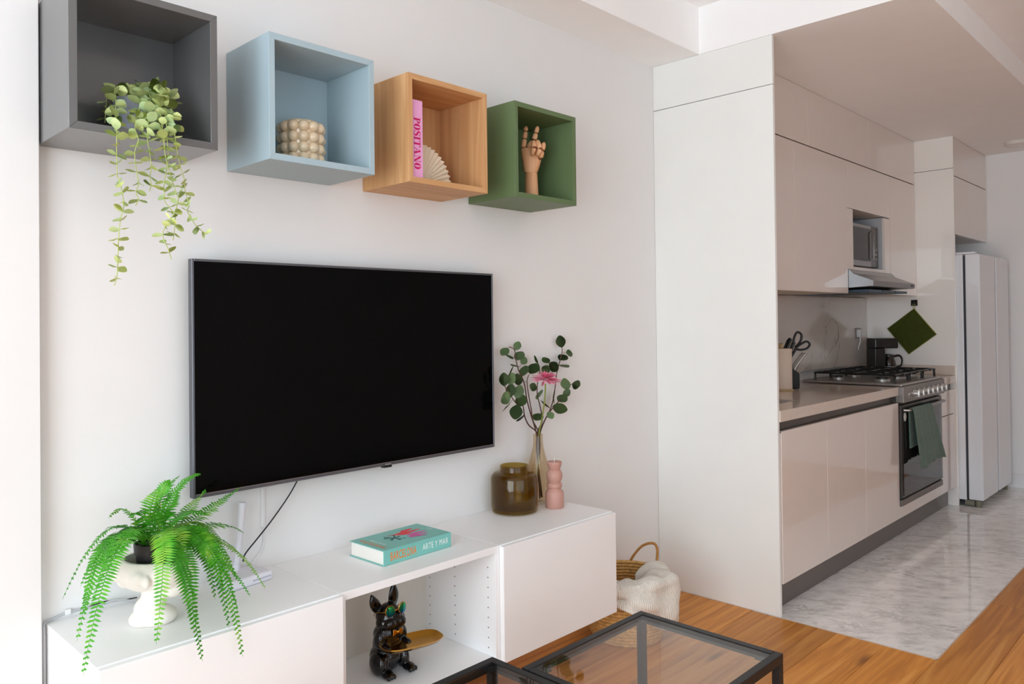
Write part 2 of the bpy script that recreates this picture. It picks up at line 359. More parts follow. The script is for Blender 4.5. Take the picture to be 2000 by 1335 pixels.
t = thing('grip_channel', 'dark recessed grip channel under the long worktop', 'channel', (3.26, -0.6, 0.84)); add('strip', B(-0.782, 0.781, 0.0, 0.012, -0.02, 0.024, 0), CH, t); add('strip', B(-0.782, 0.781, -0.034, 0.0, -0.024, -0.019, 0), CH, t)
tag(add('grip_channel', B(4.868, 5.236, -0.6, -0.588, 0.82, 0.864, 0), CH), 'short dark grip channel right of the oven', 'channel')
CT = M('beige quartz worktop', (212, 198, 186), 0.12, spec=0.5, var=0.03, scale=60)
bm = nb(); zt0, zt1 = 0.866, 0.916
box(bm, 2.476, 4.038, YF - 0.003, -0.50, zt0, zt1); box(bm, 2.476, 4.038, -0.13, -0.001, zt0, zt1); box(bm, 2.476, 2.56, -0.50, -0.13, zt0, zt1); box(bm, 2.965, 4.038, -0.50, -0.13, zt0, zt1)
wt = thing('worktop', 'long beige quartz worktop with a sink cut-out left of the stove', 'worktop', (0, 0, 0)); add('slab', fin(bm), CT, wt)
add('upstand', B(2.476, 4.038, -0.044, -0.001, 0.917, 0.984, 0.001), CT, wt)
wt = thing('worktop', 'short beige quartz worktop with upstands right of the stove', 'worktop', (0, 0, 0)); add('slab', B(4.866, 5.237, YF - 0.003, -0.001, zt0, zt1, 0.0015), CT, wt)
add('upstand', B(5.218, 5.237, -0.636, -0.045, 0.917, 0.984, 0.001), CT, wt); add('upstand', B(4.866, 5.237, -0.044, -0.001, 0.917, 0.984, 0.001), CT, wt)
tt = thing('kitchen_sink', 'dark undermount sink in the long worktop', 'sink', (2.762, -0.315, 0.7)); SK = M('dark steel sink', (60, 58, 58), 0.3, metal=0.8)
bm = nb(); box(bm, -0.205, 0.205, -0.187, 0.187, 0.0, 0.004); box(bm, -0.205, -0.2, -0.187, 0.187, 0.004, 0.165); box(bm, 0.2, 0.205, -0.187, 0.187, 0.004, 0.165); box(bm, -0.2, 0.2, -0.187, -0.182, 0.004, 0.165); box(bm, -0.2, 0.2, 0.182, 0.187, 0.004, 0.165)
add('bowl', fin(bm), SK, tt); add('drain', L([(0, 0.004), (0.04, 0.004), (0.045, 0.008), (0.03, 0.007), (0, 0.006)], 20), STEEL, tt)
# wall cabinets
def wall_cab(x0, x1, z0, z1, doors, label, y=-0.39, name='wall_cabinet'):
    cx = (x0 + x1) / 2
    t = thing(name, label, 'cabinet', (cx, 0, z0), group='wall cabinets of the kitchen row')
    add('carcass', B(x0 - cx + 0.001, x1 - cx - 0.001, y + 0.021, -0.002, 0.001, z1 - z0 - 0.001, 0.001), CARC, t)
    for a, b_ in doors: add('door', B(a - cx + 0.0012, b_ - cx - 0.0012, y, y + 0.019, 0.0, z1 - z0, 0.0012), GLOSS, t)
    return t
wall_cab(2.478, 3.95, 1.478, 2.285, [(2.478, 3.21), (3.21, 3.952)], 'glossy beige wall cabinet left of the microwave')
wall_cab(4.70, 5.236, 1.484, 2.285, [(4.702, 5.236)], 'narrow glossy beige wall cabinet right of the microwave')
wall_cab(3.953, 4.70, 2.0, 2.285, [(3.954, 4.70)], 'short glossy beige wall cabinet above the microwave')
wall_cab(2.478, 5.236, 2.292, 2.602, [(2.478, 3.4), (3.4, 4.32), (4.32, 5.236)], 'long glossy beige top cabinet row under the kitchen ceiling')
wall_cab(5.26, 6.199, 1.915, 2.328, [(5.26, 6.197)], 'glossy beige cabinet hanging above the fridge', y=-0.632)
wall_cab(5.26, 6.199, 2.334, 2.602, [(5.26, 6.197)], 'flat glossy beige top cabinet above the fridge cabinet', y=-0.632)
# open microwave niche
t = thing('microwave_niche', 'open beige niche unit that holds the microwave', 'shelf', (4.327, 0, 1.625))
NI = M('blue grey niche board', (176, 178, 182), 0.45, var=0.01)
add('side_panel', B(-0.372, -0.354, -0.37, -0.003, 0.0, 0.372, 0.001), NI, t); add('side_panel', B(0.275, 0.293, -0.385, -0.003, 0.0, 0.372, 0.001), NI, t)
add('stile', B(-0.373, -0.287, -0.39, -0.371, 0.0, 0.372, 0.001), GLOSS, t); add('stile', B(0.2735, 0.371, -0.389, -0.371, 0.0, 0.366, 0.001), GLOSS, t)
add('bottom_shelf', B(-0.354, 0.275, -0.385, -0.003, 0.0, 0.02, 0.001), GLOSS, t); add('back_panel', B(-0.354, 0.275, -0.02, -0.003, 0.02, 0.372, 0), NI, t)
# microwave
t = thing('microwave_oven', 'silver microwave oven standing in the open niche', 'microwave', (4.33, -0.18, 1.646))
MB_ = M('grey silver plastic', (150, 150, 152), 0.35, metal=0.4); 
add('body', B(-0.25, 0.25, -0.15, 0.13, 0.012, 0.285, 0.004, 2), MB_, t)
d_ = add('door', B(-0.25, 0.13, -0.172, -0.1515, 0.014, 0.283, 0.004, 2), MB_, t)
add('glass', B(-0.22, 0.11, -0.1745, -0.1725, 0.05, 0.262, 0.0008), M('dark oven glass', (38, 36, 36), 0.08, spec=0.5), d_)
add('handle', T([(0.118, -0.175, 0.06), (0.118, -0.19, 0.07), (0.118, -0.19, 0.24), (0.118, -0.175, 0.25)], 0.005, 8), STEEL, d_)
pn = add('control_panel', B(0.133, 0.25, -0.172, -0.1515, 0.014, 0.283, 0.003, 1), M('dark grey panel', (84, 80, 80), 0.25), t)
for z in (0.07, 0.1, 0.13): 
    for x in (0.165, 0.19, 0.215): add('button', B(x - 0.008, x + 0.008, -0.175, -0.1715, z - 0.008, z + 0.008, 0.001), MB_, pn)
for x in (-0.2, 0.2):
    for y in (-0.12, 0.1): add('foot', L([(0, 0), (0.012, 0), (0.012, 0.013), (0, 0.013)], 12, (x, y, 0)), BLKPL, t)
# range hood
HS = M('brushed hood steel', (158, 160, 162), 0.3, metal=0.85, var=0.04, scale=40)
t = thing('range_hood', 'slim steel range hood pulled out under the microwave niche', 'range hood', (4.327, 0, 1.48))
x0, x1 = -0.372, 0.54
prof = [(-0.003, 0.015), (-0.535, 0.037), (-0.535, 0.07), (-0.42, 0.118), (-0.40, 0.143), (-0.003, 0.143)]
prof = [(y, z) for y, z in prof]
add('body', PR(prof, 0.745, lambda u, v, w_: (x0 + w_, u, v), 0.002), HS, t)
f_ = add('control_strip', B(x0 + 0.002, x0 + 0.743, -0.541, -0.5355, 0.038, 0.069, 0.001), M('steel strip', (128, 124, 122), 0.35, metal=0.7), t)
add('switch', B(0.30, 0.345, -0.544, -0.5412, 0.047, 0.06, 0.0008), BLKPL, f_)
for k in range(3): add('grease_filter', B(x0 + 0.03 + k * 0.235, x0 + 0.25 + k * 0.235, -0.50, -0.08, 0.004, 0.02, 0.001), M('blue grey filter mesh', (70, 84, 98), 0.4, metal=0.7, bump=0.4, bscale=300), t)
# ---------------------------------------------------------------- stove
t = thing('gas_stove', 'steel gas stove with black grates and an oven door below', 'stove', (4.4525, -0.33, 0.0))
add('body', B(-0.405, 0.405, -0.285, 0.26, 0.209, 0.9, 0.001), DSTEEL, t)
SST = M('satin stove steel', (168, 162, 158), 0.35, metal=0.8, var=0.03, scale=30)
cp = add('cooktop', B(-0.41, 0.41, -0.325, 0.27, 0.9185, 0.934, 0.004, 2), SST, t)
cpn = add('control_panel', B(-0.41, 0.41, -0.335, -0.2865, 0.822, 0.918, 0.004, 2), M('grey control steel', (132, 126, 122), 0.4, metal=0.55), t)
kn = None
for k, x in enumerate((-0.235, -0.14, -0.045, 0.05, 0.145, 0.24, 0.335)):
    if kn is None:
        bmk = lathe(nb(), [(0, 0), (0.024, 0), (0.024, 0.006), (0.019, 0.009), (0.017, 0.03), (0, 0.031)], 20); box(bmk, -0.0045, 0.0045, -0.02, 0.02, 0.012, 0.036)
        bmesh.ops.rotate(bmk, verts=bmk.verts, cent=(0, 0, 0), matrix=Euler((math.pi / 2, 0, 0)).to_matrix())
        kn = add('knob', fin(bmk, smooth=40), M('chrome knob', (205, 203, 200), 0.2, metal=0.7), cpn); kn.location = (x, -0.3355, 0.868)
    else: copy_part(kn, cpn, (x, -0.3355, 0.868))
add('ignition_button', L([(0, 0), (0.009, 0), (0.009, 0.006), (0, 0.007)], 14), MATS['chrome knob'], cpn).matrix_local = Matrix.Translation((-0.33, -0.3355, 0.868)) @ Euler((math.pi / 2, 0, 0)).to_matrix().to_4x4()
d_ = add('oven_door', B(-0.402, 0.402, -0.318, -0.2865, 0.256, 0.806, 0.003, 1), M('dark oven door', (60, 57, 56), 0.2, spec=0.5), t)
add('glass', B(-0.385, 0.385, -0.3215, -0.3185, 0.27, 0.79, 0.001), M('black oven glass', (44, 42, 42), 0.04, spec=0.6), d_)
add('handle', T([(-0.36, -0.322, 0.775), (-0.36, -0.345, 0.775), (0.36, -0.345, 0.775), (0.36, -0.322, 0.775)], 0.009, 10), STEEL, d_)
add('drawer_front', B(-0.402, 0.402, -0.318, -0.2865, 0.21, 0.246, 0.002), M('grey drawer steel', (120, 114, 110), 0.4, metal=0.5), t)
# burners and grates
BC = M('burner aluminium', (176, 172, 168), 0.4, metal=0.6)
for bx, by, br in ((-0.27, -0.17, 0.045), (-0.27, 0.1, 0.036), (0.27, -0.17, 0.04), (0.27, 0.1, 0.045), (0.0, -0.17, 0.05), (0.0, 0.1, 0.04)):
    b_ = add('burner', L([(0, 0), (br, 0), (br, 0.014), (br * 0.8, 0.018), (0, 0.018)], 20, (bx, by, 0.935)), BC, t)
    add('burner_cap', L([(0, 0), (br * 0.85, 0), (br * 0.85, 0.006), (br * 0.6, 0.01), (0, 0.011)], 20, (bx, by, 0.9535)), BLACKM, b_)
def grate(cx):
    bm = nb(); z = 0.982; w2, y0, y1 = 0.122, -0.28, 0.2
    for yy in (y0, y1): tube(bm, smooth_path([(cx - w2, yy, 0.935), (cx - w2 + 0.004, yy, z - 0.008), (cx - w2 + 0.014, yy, z), (cx + w2 - 0.014, yy, z), (cx + w2 - 0.004, yy, z - 0.008), (cx + w2, yy, 0.935)], 3), 0.0068, 6)
    for xx in (cx - w2 + 0.012, cx + w2 - 0.012): tube(bm, [(xx, y0, z), (xx, y1, z)], 0.0068, 6)
    tube(bm, [(cx - w2, -0.035, z), (cx + w2, -0.035, z)], 0.0062, 6)
    for yy in (-0.17, 0.1):
        for dx, dy in ((1, 0), (-1, 0), (0, 1), (0, -1)):
            tube(bm, [(cx + dx * 0.028, yy + dy * 0.028, z), (cx + dx * 0.11, yy + dy * 0.125, z)], 0.0062, 6)
    bmesh.ops.recalc_face_normals(bm, faces=list(bm.faces)); return fin(bm, smooth=60)
for gx in (-0.265, 0.0, 0.265): add('grate', grate(gx), BLACKM, t)
# towels on the oven handle
def towel(name, label, x0, x1, zb_front, zb_back, mat, fl, seed, xs=0.0):
    """cloth folded over the handle bar at y=-0.675, z=0.775"""
    bm = nb(); nu, path = 28, []
    yb, zb = -0.675, 0.775
    for k in range(15): path.append((yb + 0.011, zb_back + (zb - zb_back) * k / 14))
    for k in range(1, 8):
        a = math.pi * k / 8; path.append((yb + 0.0115 * math.cos(a), zb + 0.0115 * math.sin(a)))
    for k in range(1, 25): path.append((yb - 0.014, zb + (zb_front - zb) * k / 24))
    rows = []
    for j, (y, z) in enumerate(path):
        row = []; drop = max(0.0, (zb - z) / 0.36)
        for i in range(nu + 1):
            u = i / nu; x = x0 + (x1 - x0) * u
            fan = (u - 0.5) * 0.16 * drop * fl + xs * drop
            fold = 0.010 * math.sin(u * 17 + seed) * (0.25 + drop) + 0.006 * math.sin(u * 41 + seed * 2) * drop
            side = -1 if y < yb else 1
            row.append(bm.verts.new((x + fan, y + side * (0.004 * abs(fold) / 0.016 if side > 0 else 0) - (abs(fold) + 0.02 * drop if side < 0 else 0), z - (0.012 * math.sin(u * 5 + seed) * drop))))
        rows.append(row)
    for A, Bq in zip(rows, rows[1:]):
        for i in range(nu): bm.faces.new((A[i], A[i + 1], Bq[i + 1], Bq[i]))
    me = fin(bm, smooth=80); o = add(name, me, mat)
    s = o.modifiers.new('thickness', 'SOLIDIFY'); s.thickness = 0.003; s.offset = 0
    return o
def waffle_mat(name, rgb, sc=150.0):
    if name in MATS: return MATS[name]
    mt = M(name, rgb, 0.9, spec=0.1, var=0.08, scale=30, sheen=0.2); nt = mt.node_tree; b = nt.nodes['Principled BSDF']
    tc = nt.nodes.new('ShaderNodeTexCoord'); bp = nt.nodes.new('ShaderNodeBump'); bp.inputs['Strength'].default_value = 0.6; bp.inputs['Distance'].default_value = 0.003
    ws = []
    for d in ('X', 'Z'):
        wv = nt.nodes.new('ShaderNodeTexWave'); wv.bands_direction = d; wv.inputs['Scale'].default_value = sc; nt.links.new(tc.outputs['Object'], wv.inputs['Vector']); ws.append(wv)
    mx = nt.nodes.new('ShaderNodeMath'); mx.operation = 'MAXIMUM'
    for k in range(2): nt.links.new(ws[k].outputs['Fac'], mx.inputs[k])
    nt.links.new(mx.outputs[0], bp.inputs['Height']); nt.links.new(bp.outputs['Normal'], b.inputs['Normal'])
    return mt
tw = towel('dish_towel', 'x', 4.13, 4.50, 0.43, 0.55, waffle_mat('sage green waffle cloth', (92, 116, 104), 30), 0.9, 1.3, 0.10)
tag(tw, 'sage green waffle dish towel hanging over the oven handle', 'towel')
add('oval_mark', L([(0, 0), (1, 0), (1, 0.1), (0, 0.1)], 20), M('white oval mark', (215, 215, 210), 0.6), d_).matrix_local = Matrix.Translation((-0.352, -0.3218, 0.735)) @ Euler((math.pi / 2, 0, 0)).to_matrix().to_4x4() @ Matrix.Diagonal((0.02, 0.026, 0.02, 1))  # plain white oval disc laid on the oven glass
# ---------------------------------------------------------------- fridge
FW = M('white fridge enamel', (226, 228, 232), 0.22, spec=0.5, coat=0.4, var=0.008)
t = thing('refrigerator', 'white side-by-side refrigerator at the end of the kitchen', 'refrigerator', (5.68, -0.36, 0.0))
add('body', B(-0.415, 0.415, -0.325, 0.34, 0.045, 1.765, 0.006, 2), FW, t)
add('door', B(-0.415, 0.0, -0.43, -0.338, 0.05, 1.765, 0.008, 2), FW, t); add('door', B(0.05, 0.415, -0.43, -0.338, 0.05, 1.765, 0.008, 2), FW, t)
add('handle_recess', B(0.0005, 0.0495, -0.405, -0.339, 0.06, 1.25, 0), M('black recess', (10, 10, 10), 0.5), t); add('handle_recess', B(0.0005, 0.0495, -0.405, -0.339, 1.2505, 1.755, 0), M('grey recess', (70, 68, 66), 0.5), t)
add('door_seal', B(-0.41, 0.41, -0.337, -0.326, 0.06, 1.755, 0), M('dark seal', (48, 52, 60), 0.6), t)
add('base_grille', B(-0.40, 0.40, -0.37, -0.31, 0.008, 0.044, 0.002), M('grey base plastic', (120, 116, 100), 0.5), t)
for x in (-0.38, 0.38):
    add('foot', L([(0, 0), (0.02, 0), (0.02, 0.044), (0, 0.044)], 14, (x, -0.39, 0.001)), MATS['grey base plastic'], t); add('hinge_cover', B(x - 0.03, x + 0.03, -0.40, -0.28, 1.766, 1.782, 0.004, 1), FW, t)
    add('foot', L([(0, 0), (0.02, 0), (0.02, 0.044), (0, 0.044)], 14, (x, 0.3, 0.001)), MATS['grey base plastic'], t)
t = thing('ceiling_lamp', 'small round white ceiling lamp in the kitchen corner', 'lamp', (5.806, -0.916, 2.604)); add('housing', L([(0, -0.03), (0.06, -0.03), (0.075, -0.022), (0.08, 0), (0, 0)], 28), M('white lamp plastic', (225, 220, 215), 0.5), t); add('diffuser', L([(0, -0.034), (0.045, -0.034), (0.05, -0.0305), (0, -0.0305)], 24), M('opal diffuser', (235, 230, 225), 0.4), t)
# ---------------------------------------------------------------- small kitchen things
t = thing('wall_outlet', 'white wall outlet with a plug on the stone backsplash', 'outlet', (5.03, -0.042, 1.215)); WP = M('white plastic', (225, 225, 226), 0.4)
add('plate', B(-0.04, 0.06, -0.007, -0.0005, -0.04, 0.04, 0.002), M('grey outlet plate', (150, 146, 144), 0.4), t); add('plug', B(-0.032, 0.012, -0.036, -0.0075, -0.028, 0.028, 0.004, 2), WP, t); add('cable', T([(-0.01, -0.025, -0.0285), (-0.01, -0.027, -0.06), (-0.01, -0.012, -0.1), (-0.008, -0.01, -0.12)], 0.004), WP, t)
# coffee maker
t = thing('coffee_maker', 'black drip coffee maker with glass carafe behind the stove', 'coffee maker', (5.085, -0.20, 0.917), 0.72)
t.scale = (0.86, 0.80, 1.0)
CB = M('black coffee plastic', (14, 14, 15), 0.25)
add('base', B(-0.09, 0.09, -0.115, 0.105, 0.0, 0.028, 0.006, 2), CB, t); add('column', B(-0.09, 0.09, 0.015, 0.105, 0.0285, 0.19, 0.004, 2), CB, t)
h_ = add('head', B(-0.092, 0.092, -0.1, 0.105, 0.1905, 0.262, 0.008, 2), CB, t); add('steel_strip', B(-0.012, 0.012, -0.103, -0.1005, 0.192, 0.258, 0.0008), STEEL, h_)
c_ = add('carafe', L([(0, 0.0005), (0.055, 0.0005), (0.062, 0.02), (0.06, 0.06), (0.048, 0.09), (0.045, 0.1), (0.043, 0.1), (0.045, 0.088), (0.057, 0.058), (0.058, 0.02), (0.05, 0.006), (0, 0.006)], 28, (0, -0.05, 0.0285)), glass_mat('smoked carafe glass', (0.55, 0.52, 0.5)), t)
add('lid', L([(0, 0.1015), (0.047, 0.1015), (0.047, 0.112), (0.02, 0.118), (0, 0.118)], 24, (0, -0.05, 0.0285)), CB, c_); add('band', L([(0.0625, 0.02), (0.064, 0.02), (0.064, 0.032), (0.0625, 0.032), (0.0625, 0.02)], 28, (0, -0.05, 0.0285)), STEEL, c_)
add('handle', T(smooth_path([(0.0, -0.095, 0.128), (0.0, -0.148, 0.134), (0.0, -0.172, 0.108), (0.0, -0.162, 0.062), (0.0, -0.116, 0.05)], 5), 0.008, 8), CB, c_)
# pot holder on its hook
t = thing('pot_holder', 'dark green quilted square pot holder hanging by one corner', 'pot holder', (5.2365, -0.355, 1.225), 0)
OG = M('olive quilted cotton', (66, 74, 30), 0.9, spec=0.1, var=0.12, scale=60, bump=0.5, bscale=160); PP = M('pale green piping', (170, 168, 110), 0.9)
hs = 0.118
def dmap(u, v, w_): return (-0.004 - w_, (u * 0.99 - v * 0.28 * 0) , v)
an = math.radians(45 - 7)
def rot2(u, v): return (u * math.cos(an) - v * math.sin(an), u * math.sin(an) + v * math.cos(an))
sq = [rot2(*p) for p in ((-hs, -hs), (hs, -hs), (hs, hs), (-hs, hs))]
add('pad', PR(sq, 0.010, lambda u, v, w_: (-0.002 - w_, -u, v), 0.003), OG, t)
add('piping', T([(-0.007, -u, v) for u, v in [rot2(*p) for p in ((-hs, -hs), (hs, -hs), (hs, hs), (-hs, hs))]], 0.004, 6, closed=True), PP, t)
tp = rot2(hs, hs); tp = max(([rot2(*p) for p in ((-hs, -hs), (hs, -hs), (hs, hs), (-hs, hs))]), key=lambda p: p[1])
add('hanging_loop', T(smooth_path([(-0.007, -tp[0] - 0.004, tp[1]), (-0.010, -tp[0] - 0.008, tp[1] + 0.025), (-0.012, -tp[0], tp[1] + 0.036), (-0.010, -tp[0] + 0.008, tp[1] + 0.025), (-0.007, -tp[0] + 0.004, tp[1])], 4), 0.002, 6), PP, t)
t = thing('wall_hook', 'small black square wall hook above the pot holder', 'hook', (5.2375, -0.355 - tp[0], 1.225 + tp[1] + 0.04)); add('plate', B(-0.006, -0.0003, -0.022, 0.022, -0.02, 0.024, 0.002), BLKPL, t); add('peg', T(smooth_path([(-0.006, 0, -0.004), (-0.016, 0, -0.006), (-0.022, 0, 0.0), (-0.023, 0, 0.008)], 4), 0.003, 8), BLKPL, t)
# knife block
t = thing('knife_block', 'black knife block on the worktop beside the paper roll', 'knife block', (3.60, -0.165, 0.917), -0.79)
t.scale = (1.25, 1.1, 1.05)
pr = [(-0.075, 0.0), (0.075, 0.0), (0.075, 0.085), (0.02, 0.11), (-0.03, 0.19), (-0.075, 0.165)]
add('block', PR(pr, 0.075, lambda u, v, w_: (u * 0.55, -0.0375 + w_, v), 0.003), M('black stained wood', (22, 22, 22), 0.5), t)
KS = M('knife steel', (190, 186, 182), 0.25, metal=0.8)
for i, (u, w_, ln) in enumerate(((-0.035, -0.022, 0.12), (-0.033, 0.002, 0.125), (-0.03, 0.024, 0.115), (-0.012, -0.015, 0.10))):
    b0 = Vector((u, w_, 0.165)); dr = Vector((0.36, 0, 0.93)).normalized()
    k_ = add('knife', T([b0, b0 + dr * ln], [0.0075, 0.0085], 8), BLKPL, t); add('rivet_strip', T([b0 + dr * 0.01 + Vector((0.006, -0.0065, 0)), b0 + dr * (ln - 0.005) + Vector((0.006, -0.0065, 0))], 0.003, 6), KS, k_)
sc_ = add('scissors', T(smooth_path([(0.03, -0.005, 0.22), (0.055, -0.01, 0.245), (0.085, -0.01, 0.262), (0.1, -0.01, 0.245), (0.085, -0.01, 0.222), (0.055, -0.008, 0.215)], 5), 0.006, 8, closed=True), BLKPL, t)
add('finger_loop', T(smooth_path([(0.025, 0.0, 0.24), (0.03, 0.0, 0.285), (0.045, 0.0, 0.315), (0.065, 0, 0.30), (0.06, 0, 0.265), (0.04, 0, 0.235)], 5), 0.006, 8, closed=True), BLKPL, sc_); add('shaft', T([(0.0, 0, 0.15), (0.04, -0.004, 0.23)], 0.007, 8), BLKPL, sc_)
for k in range(5):
    b0 = Vector((0.018 + 0.0, -0.028 + k * 0.014, 0.10)); dr = Vector((0.45, 0, 0.9)).normalized()
    add('steak_knife', T(smooth_path([b0, b0 + dr * 0.04, b0 + dr * 0.09 + Vector((0.006, 0, 0)), b0 + dr * 0.105 + Vector((0.012, 0, 0))], 4), [0.004] * 12 + [0.006], 8), KS, t)
t = thing('paper_towel_roll', 'cream paper towel roll half hidden behind the white end panel', 'paper roll', (3.45, -0.19, 0.917)); add('roll', L([(0.018, 0.008), (0.058, 0.008), (0.06, 0.012), (0.06, 0.235), (0.058, 0.239), (0.018, 0.239)], 32), M('cream tissue paper', (226, 208, 192), 0.95, spec=0.05, bump=0.3, bscale=250), t); add('stand', L([(0, 0), (0.065, 0), (0.065, 0.007), (0.012, 0.0075), (0.012, 0.26), (0.015, 0.265), (0, 0.272)], 28), M('pale wood stand', (196, 168, 120), 0.5), t)
# ================================================================== wall cubes
ZB = 1.7818; S = 0.35; DP = 0.2514; TH = 0.0185
def cube(x, z, mats, label):
    """mats: front/side material, veneer split per part if given as dict"""
    t = thing('wall_cube_shelf', label, 'shelf', (x, 0, z), group='open cube shelves on the wall')
    mv = mats if not isinstance(mats, dict) else mats['v']; mh = mats if not isinstance(mats, dict) else mats['h']
    y0, y1 = -DP, -0.001
    def trap(flip):   # mitred board cross-section: outer length S, inner length S-2TH
        return [(0, 0), (S, 0), (S - TH + 0.0003, TH), (TH - 0.0003, TH)] if not flip else [(TH - 0.0003, S - TH), (S - TH + 0.0003, S - TH), (S, S), (0, S)]
    add('bottom_panel', PR(trap(False), y1 - y0, lambda u, v, w_: (u, y0 + w_, v), 0.0008), mh, t)
    add('top_panel', PR(trap(True), y1 - y0, lambda u, v, w_: (u, y0 + w_, v), 0.0008), mh, t)
    add('side_panel', PR([(v, u) for u, v in trap(False)], y1 - y0, lambda u, v, w_: (u, y0 + w_, v), 0.0008), mv, t)
    add('side_panel', PR([(v, u) for u, v in trap(True)], y1 - y0, lambda u, v, w_: (u, y0 + w_, v), 0.0008), mv, t)
    add('back_panel', B(TH, S - TH, -0.02, -0.012, TH, S - TH, 0), mv, t)
    return t
X0, X1, X2, X3 = -0.2857, 0.2095, 0.6905, 1.1796
GREY = M('charcoal grey foil', (90, 90, 90), 0.24, spec=1.0, coat=0.25, var=0.02)
BLUE = M('pale blue foil', (164, 184, 192), 0.45, spec=0.4, var=0.015)
GREEN = M('olive green foil', (98, 118, 80), 0.45, spec=0.4, var=0.02)
OV = grain_mat('oak veneer upright', (188, 140, 92), (203, 156, 108), (216, 172, 124), 2, rough=0.5, spec=0.3)
OH = grain_mat('oak veneer flat', (188, 140, 92), (203, 156, 108), (216, 172, 124), 0, rough=0.5, spec=0.3)
cube(X0, ZB, GREY, 'charcoal grey open wall cube with a trailing plant')
cube(X1, ZB, BLUE, 'pale blue open wall cube with a bubble vase')
cube(X2, ZB - 0.004, {'v': OV, 'h': OH}, 'oak veneer open wall cube with a pink book')
cube(X3, ZB + 0.002, GREEN, 'olive green open wall cube with a wooden hand')
# ---------------------------------------------------------------- bubble vase
t = thing('bubble_vase', 'shiny beige vase covered in rows of round bubbles', 'vase', (0.383, -0.125, ZB + TH + 0.0005))
CER = M('beige glazed ceramic', (206, 186, 156), 0.18, spec=0.5, coat=0.5, var=0.04)
add('body', L([(0, 0.0), (0.054, 0.0), (0.057, 0.004), (0.057, 0.128), (0.053, 0.132), (0.048, 0.128), (0.048, 0.012), (0, 0.012)], 36), CER, t)
bmz = nb(); ell(bmz, (0, 0, 0), (0.0175, 0.0175, 0.0172), seg=16); sph = fin(bmz, smooth=180)
first = None
for r_ in range(4):
    for k in range(12):
        a = 2 * math.pi * (k + 0.2) / 12; p = (0.0555 * math.cos(a), 0.0555 * math.sin(a), 0.0175 + r_ * 0.0315)
        if first is None: first = add('bubble', sph, CER, t); first.location = p
        else: copy_part(first, t, p)
# ---------------------------------------------------------------- pink book
t = thing('pink_book', 'thick pink hardback titled POSITANO standing in the oak cube', 'book', (0.7105, -0.0, ZB - 0.004 + TH + 0.0005))
PK = M('pink book cloth', (226, 160, 202), 0.55, var=0.02); PGS = M('book paper', (238, 232, 224), 0.8)
ys_, ye = -0.237, -0.055; bt, bh = 0.049, 0.252
add('front_board', B(0, 0.003, ys_ + 0.001, ye, 0, bh, 0.0006), PK, t); add('back_board', B(bt - 0.003, bt, ys_ + 0.001, ye, 0, bh, 0.0006), PK, t); sp = add('spine', B(0.0, bt, ys_ - 0.0022, ys_ + 0.0005, 0, bh, 0.0008), PK, t); add('pages', B(0.0033, bt - 0.0033, ys_ + 0.002, ye - 0.005, 0.004, bh - 0.004, 0), PGS, t)
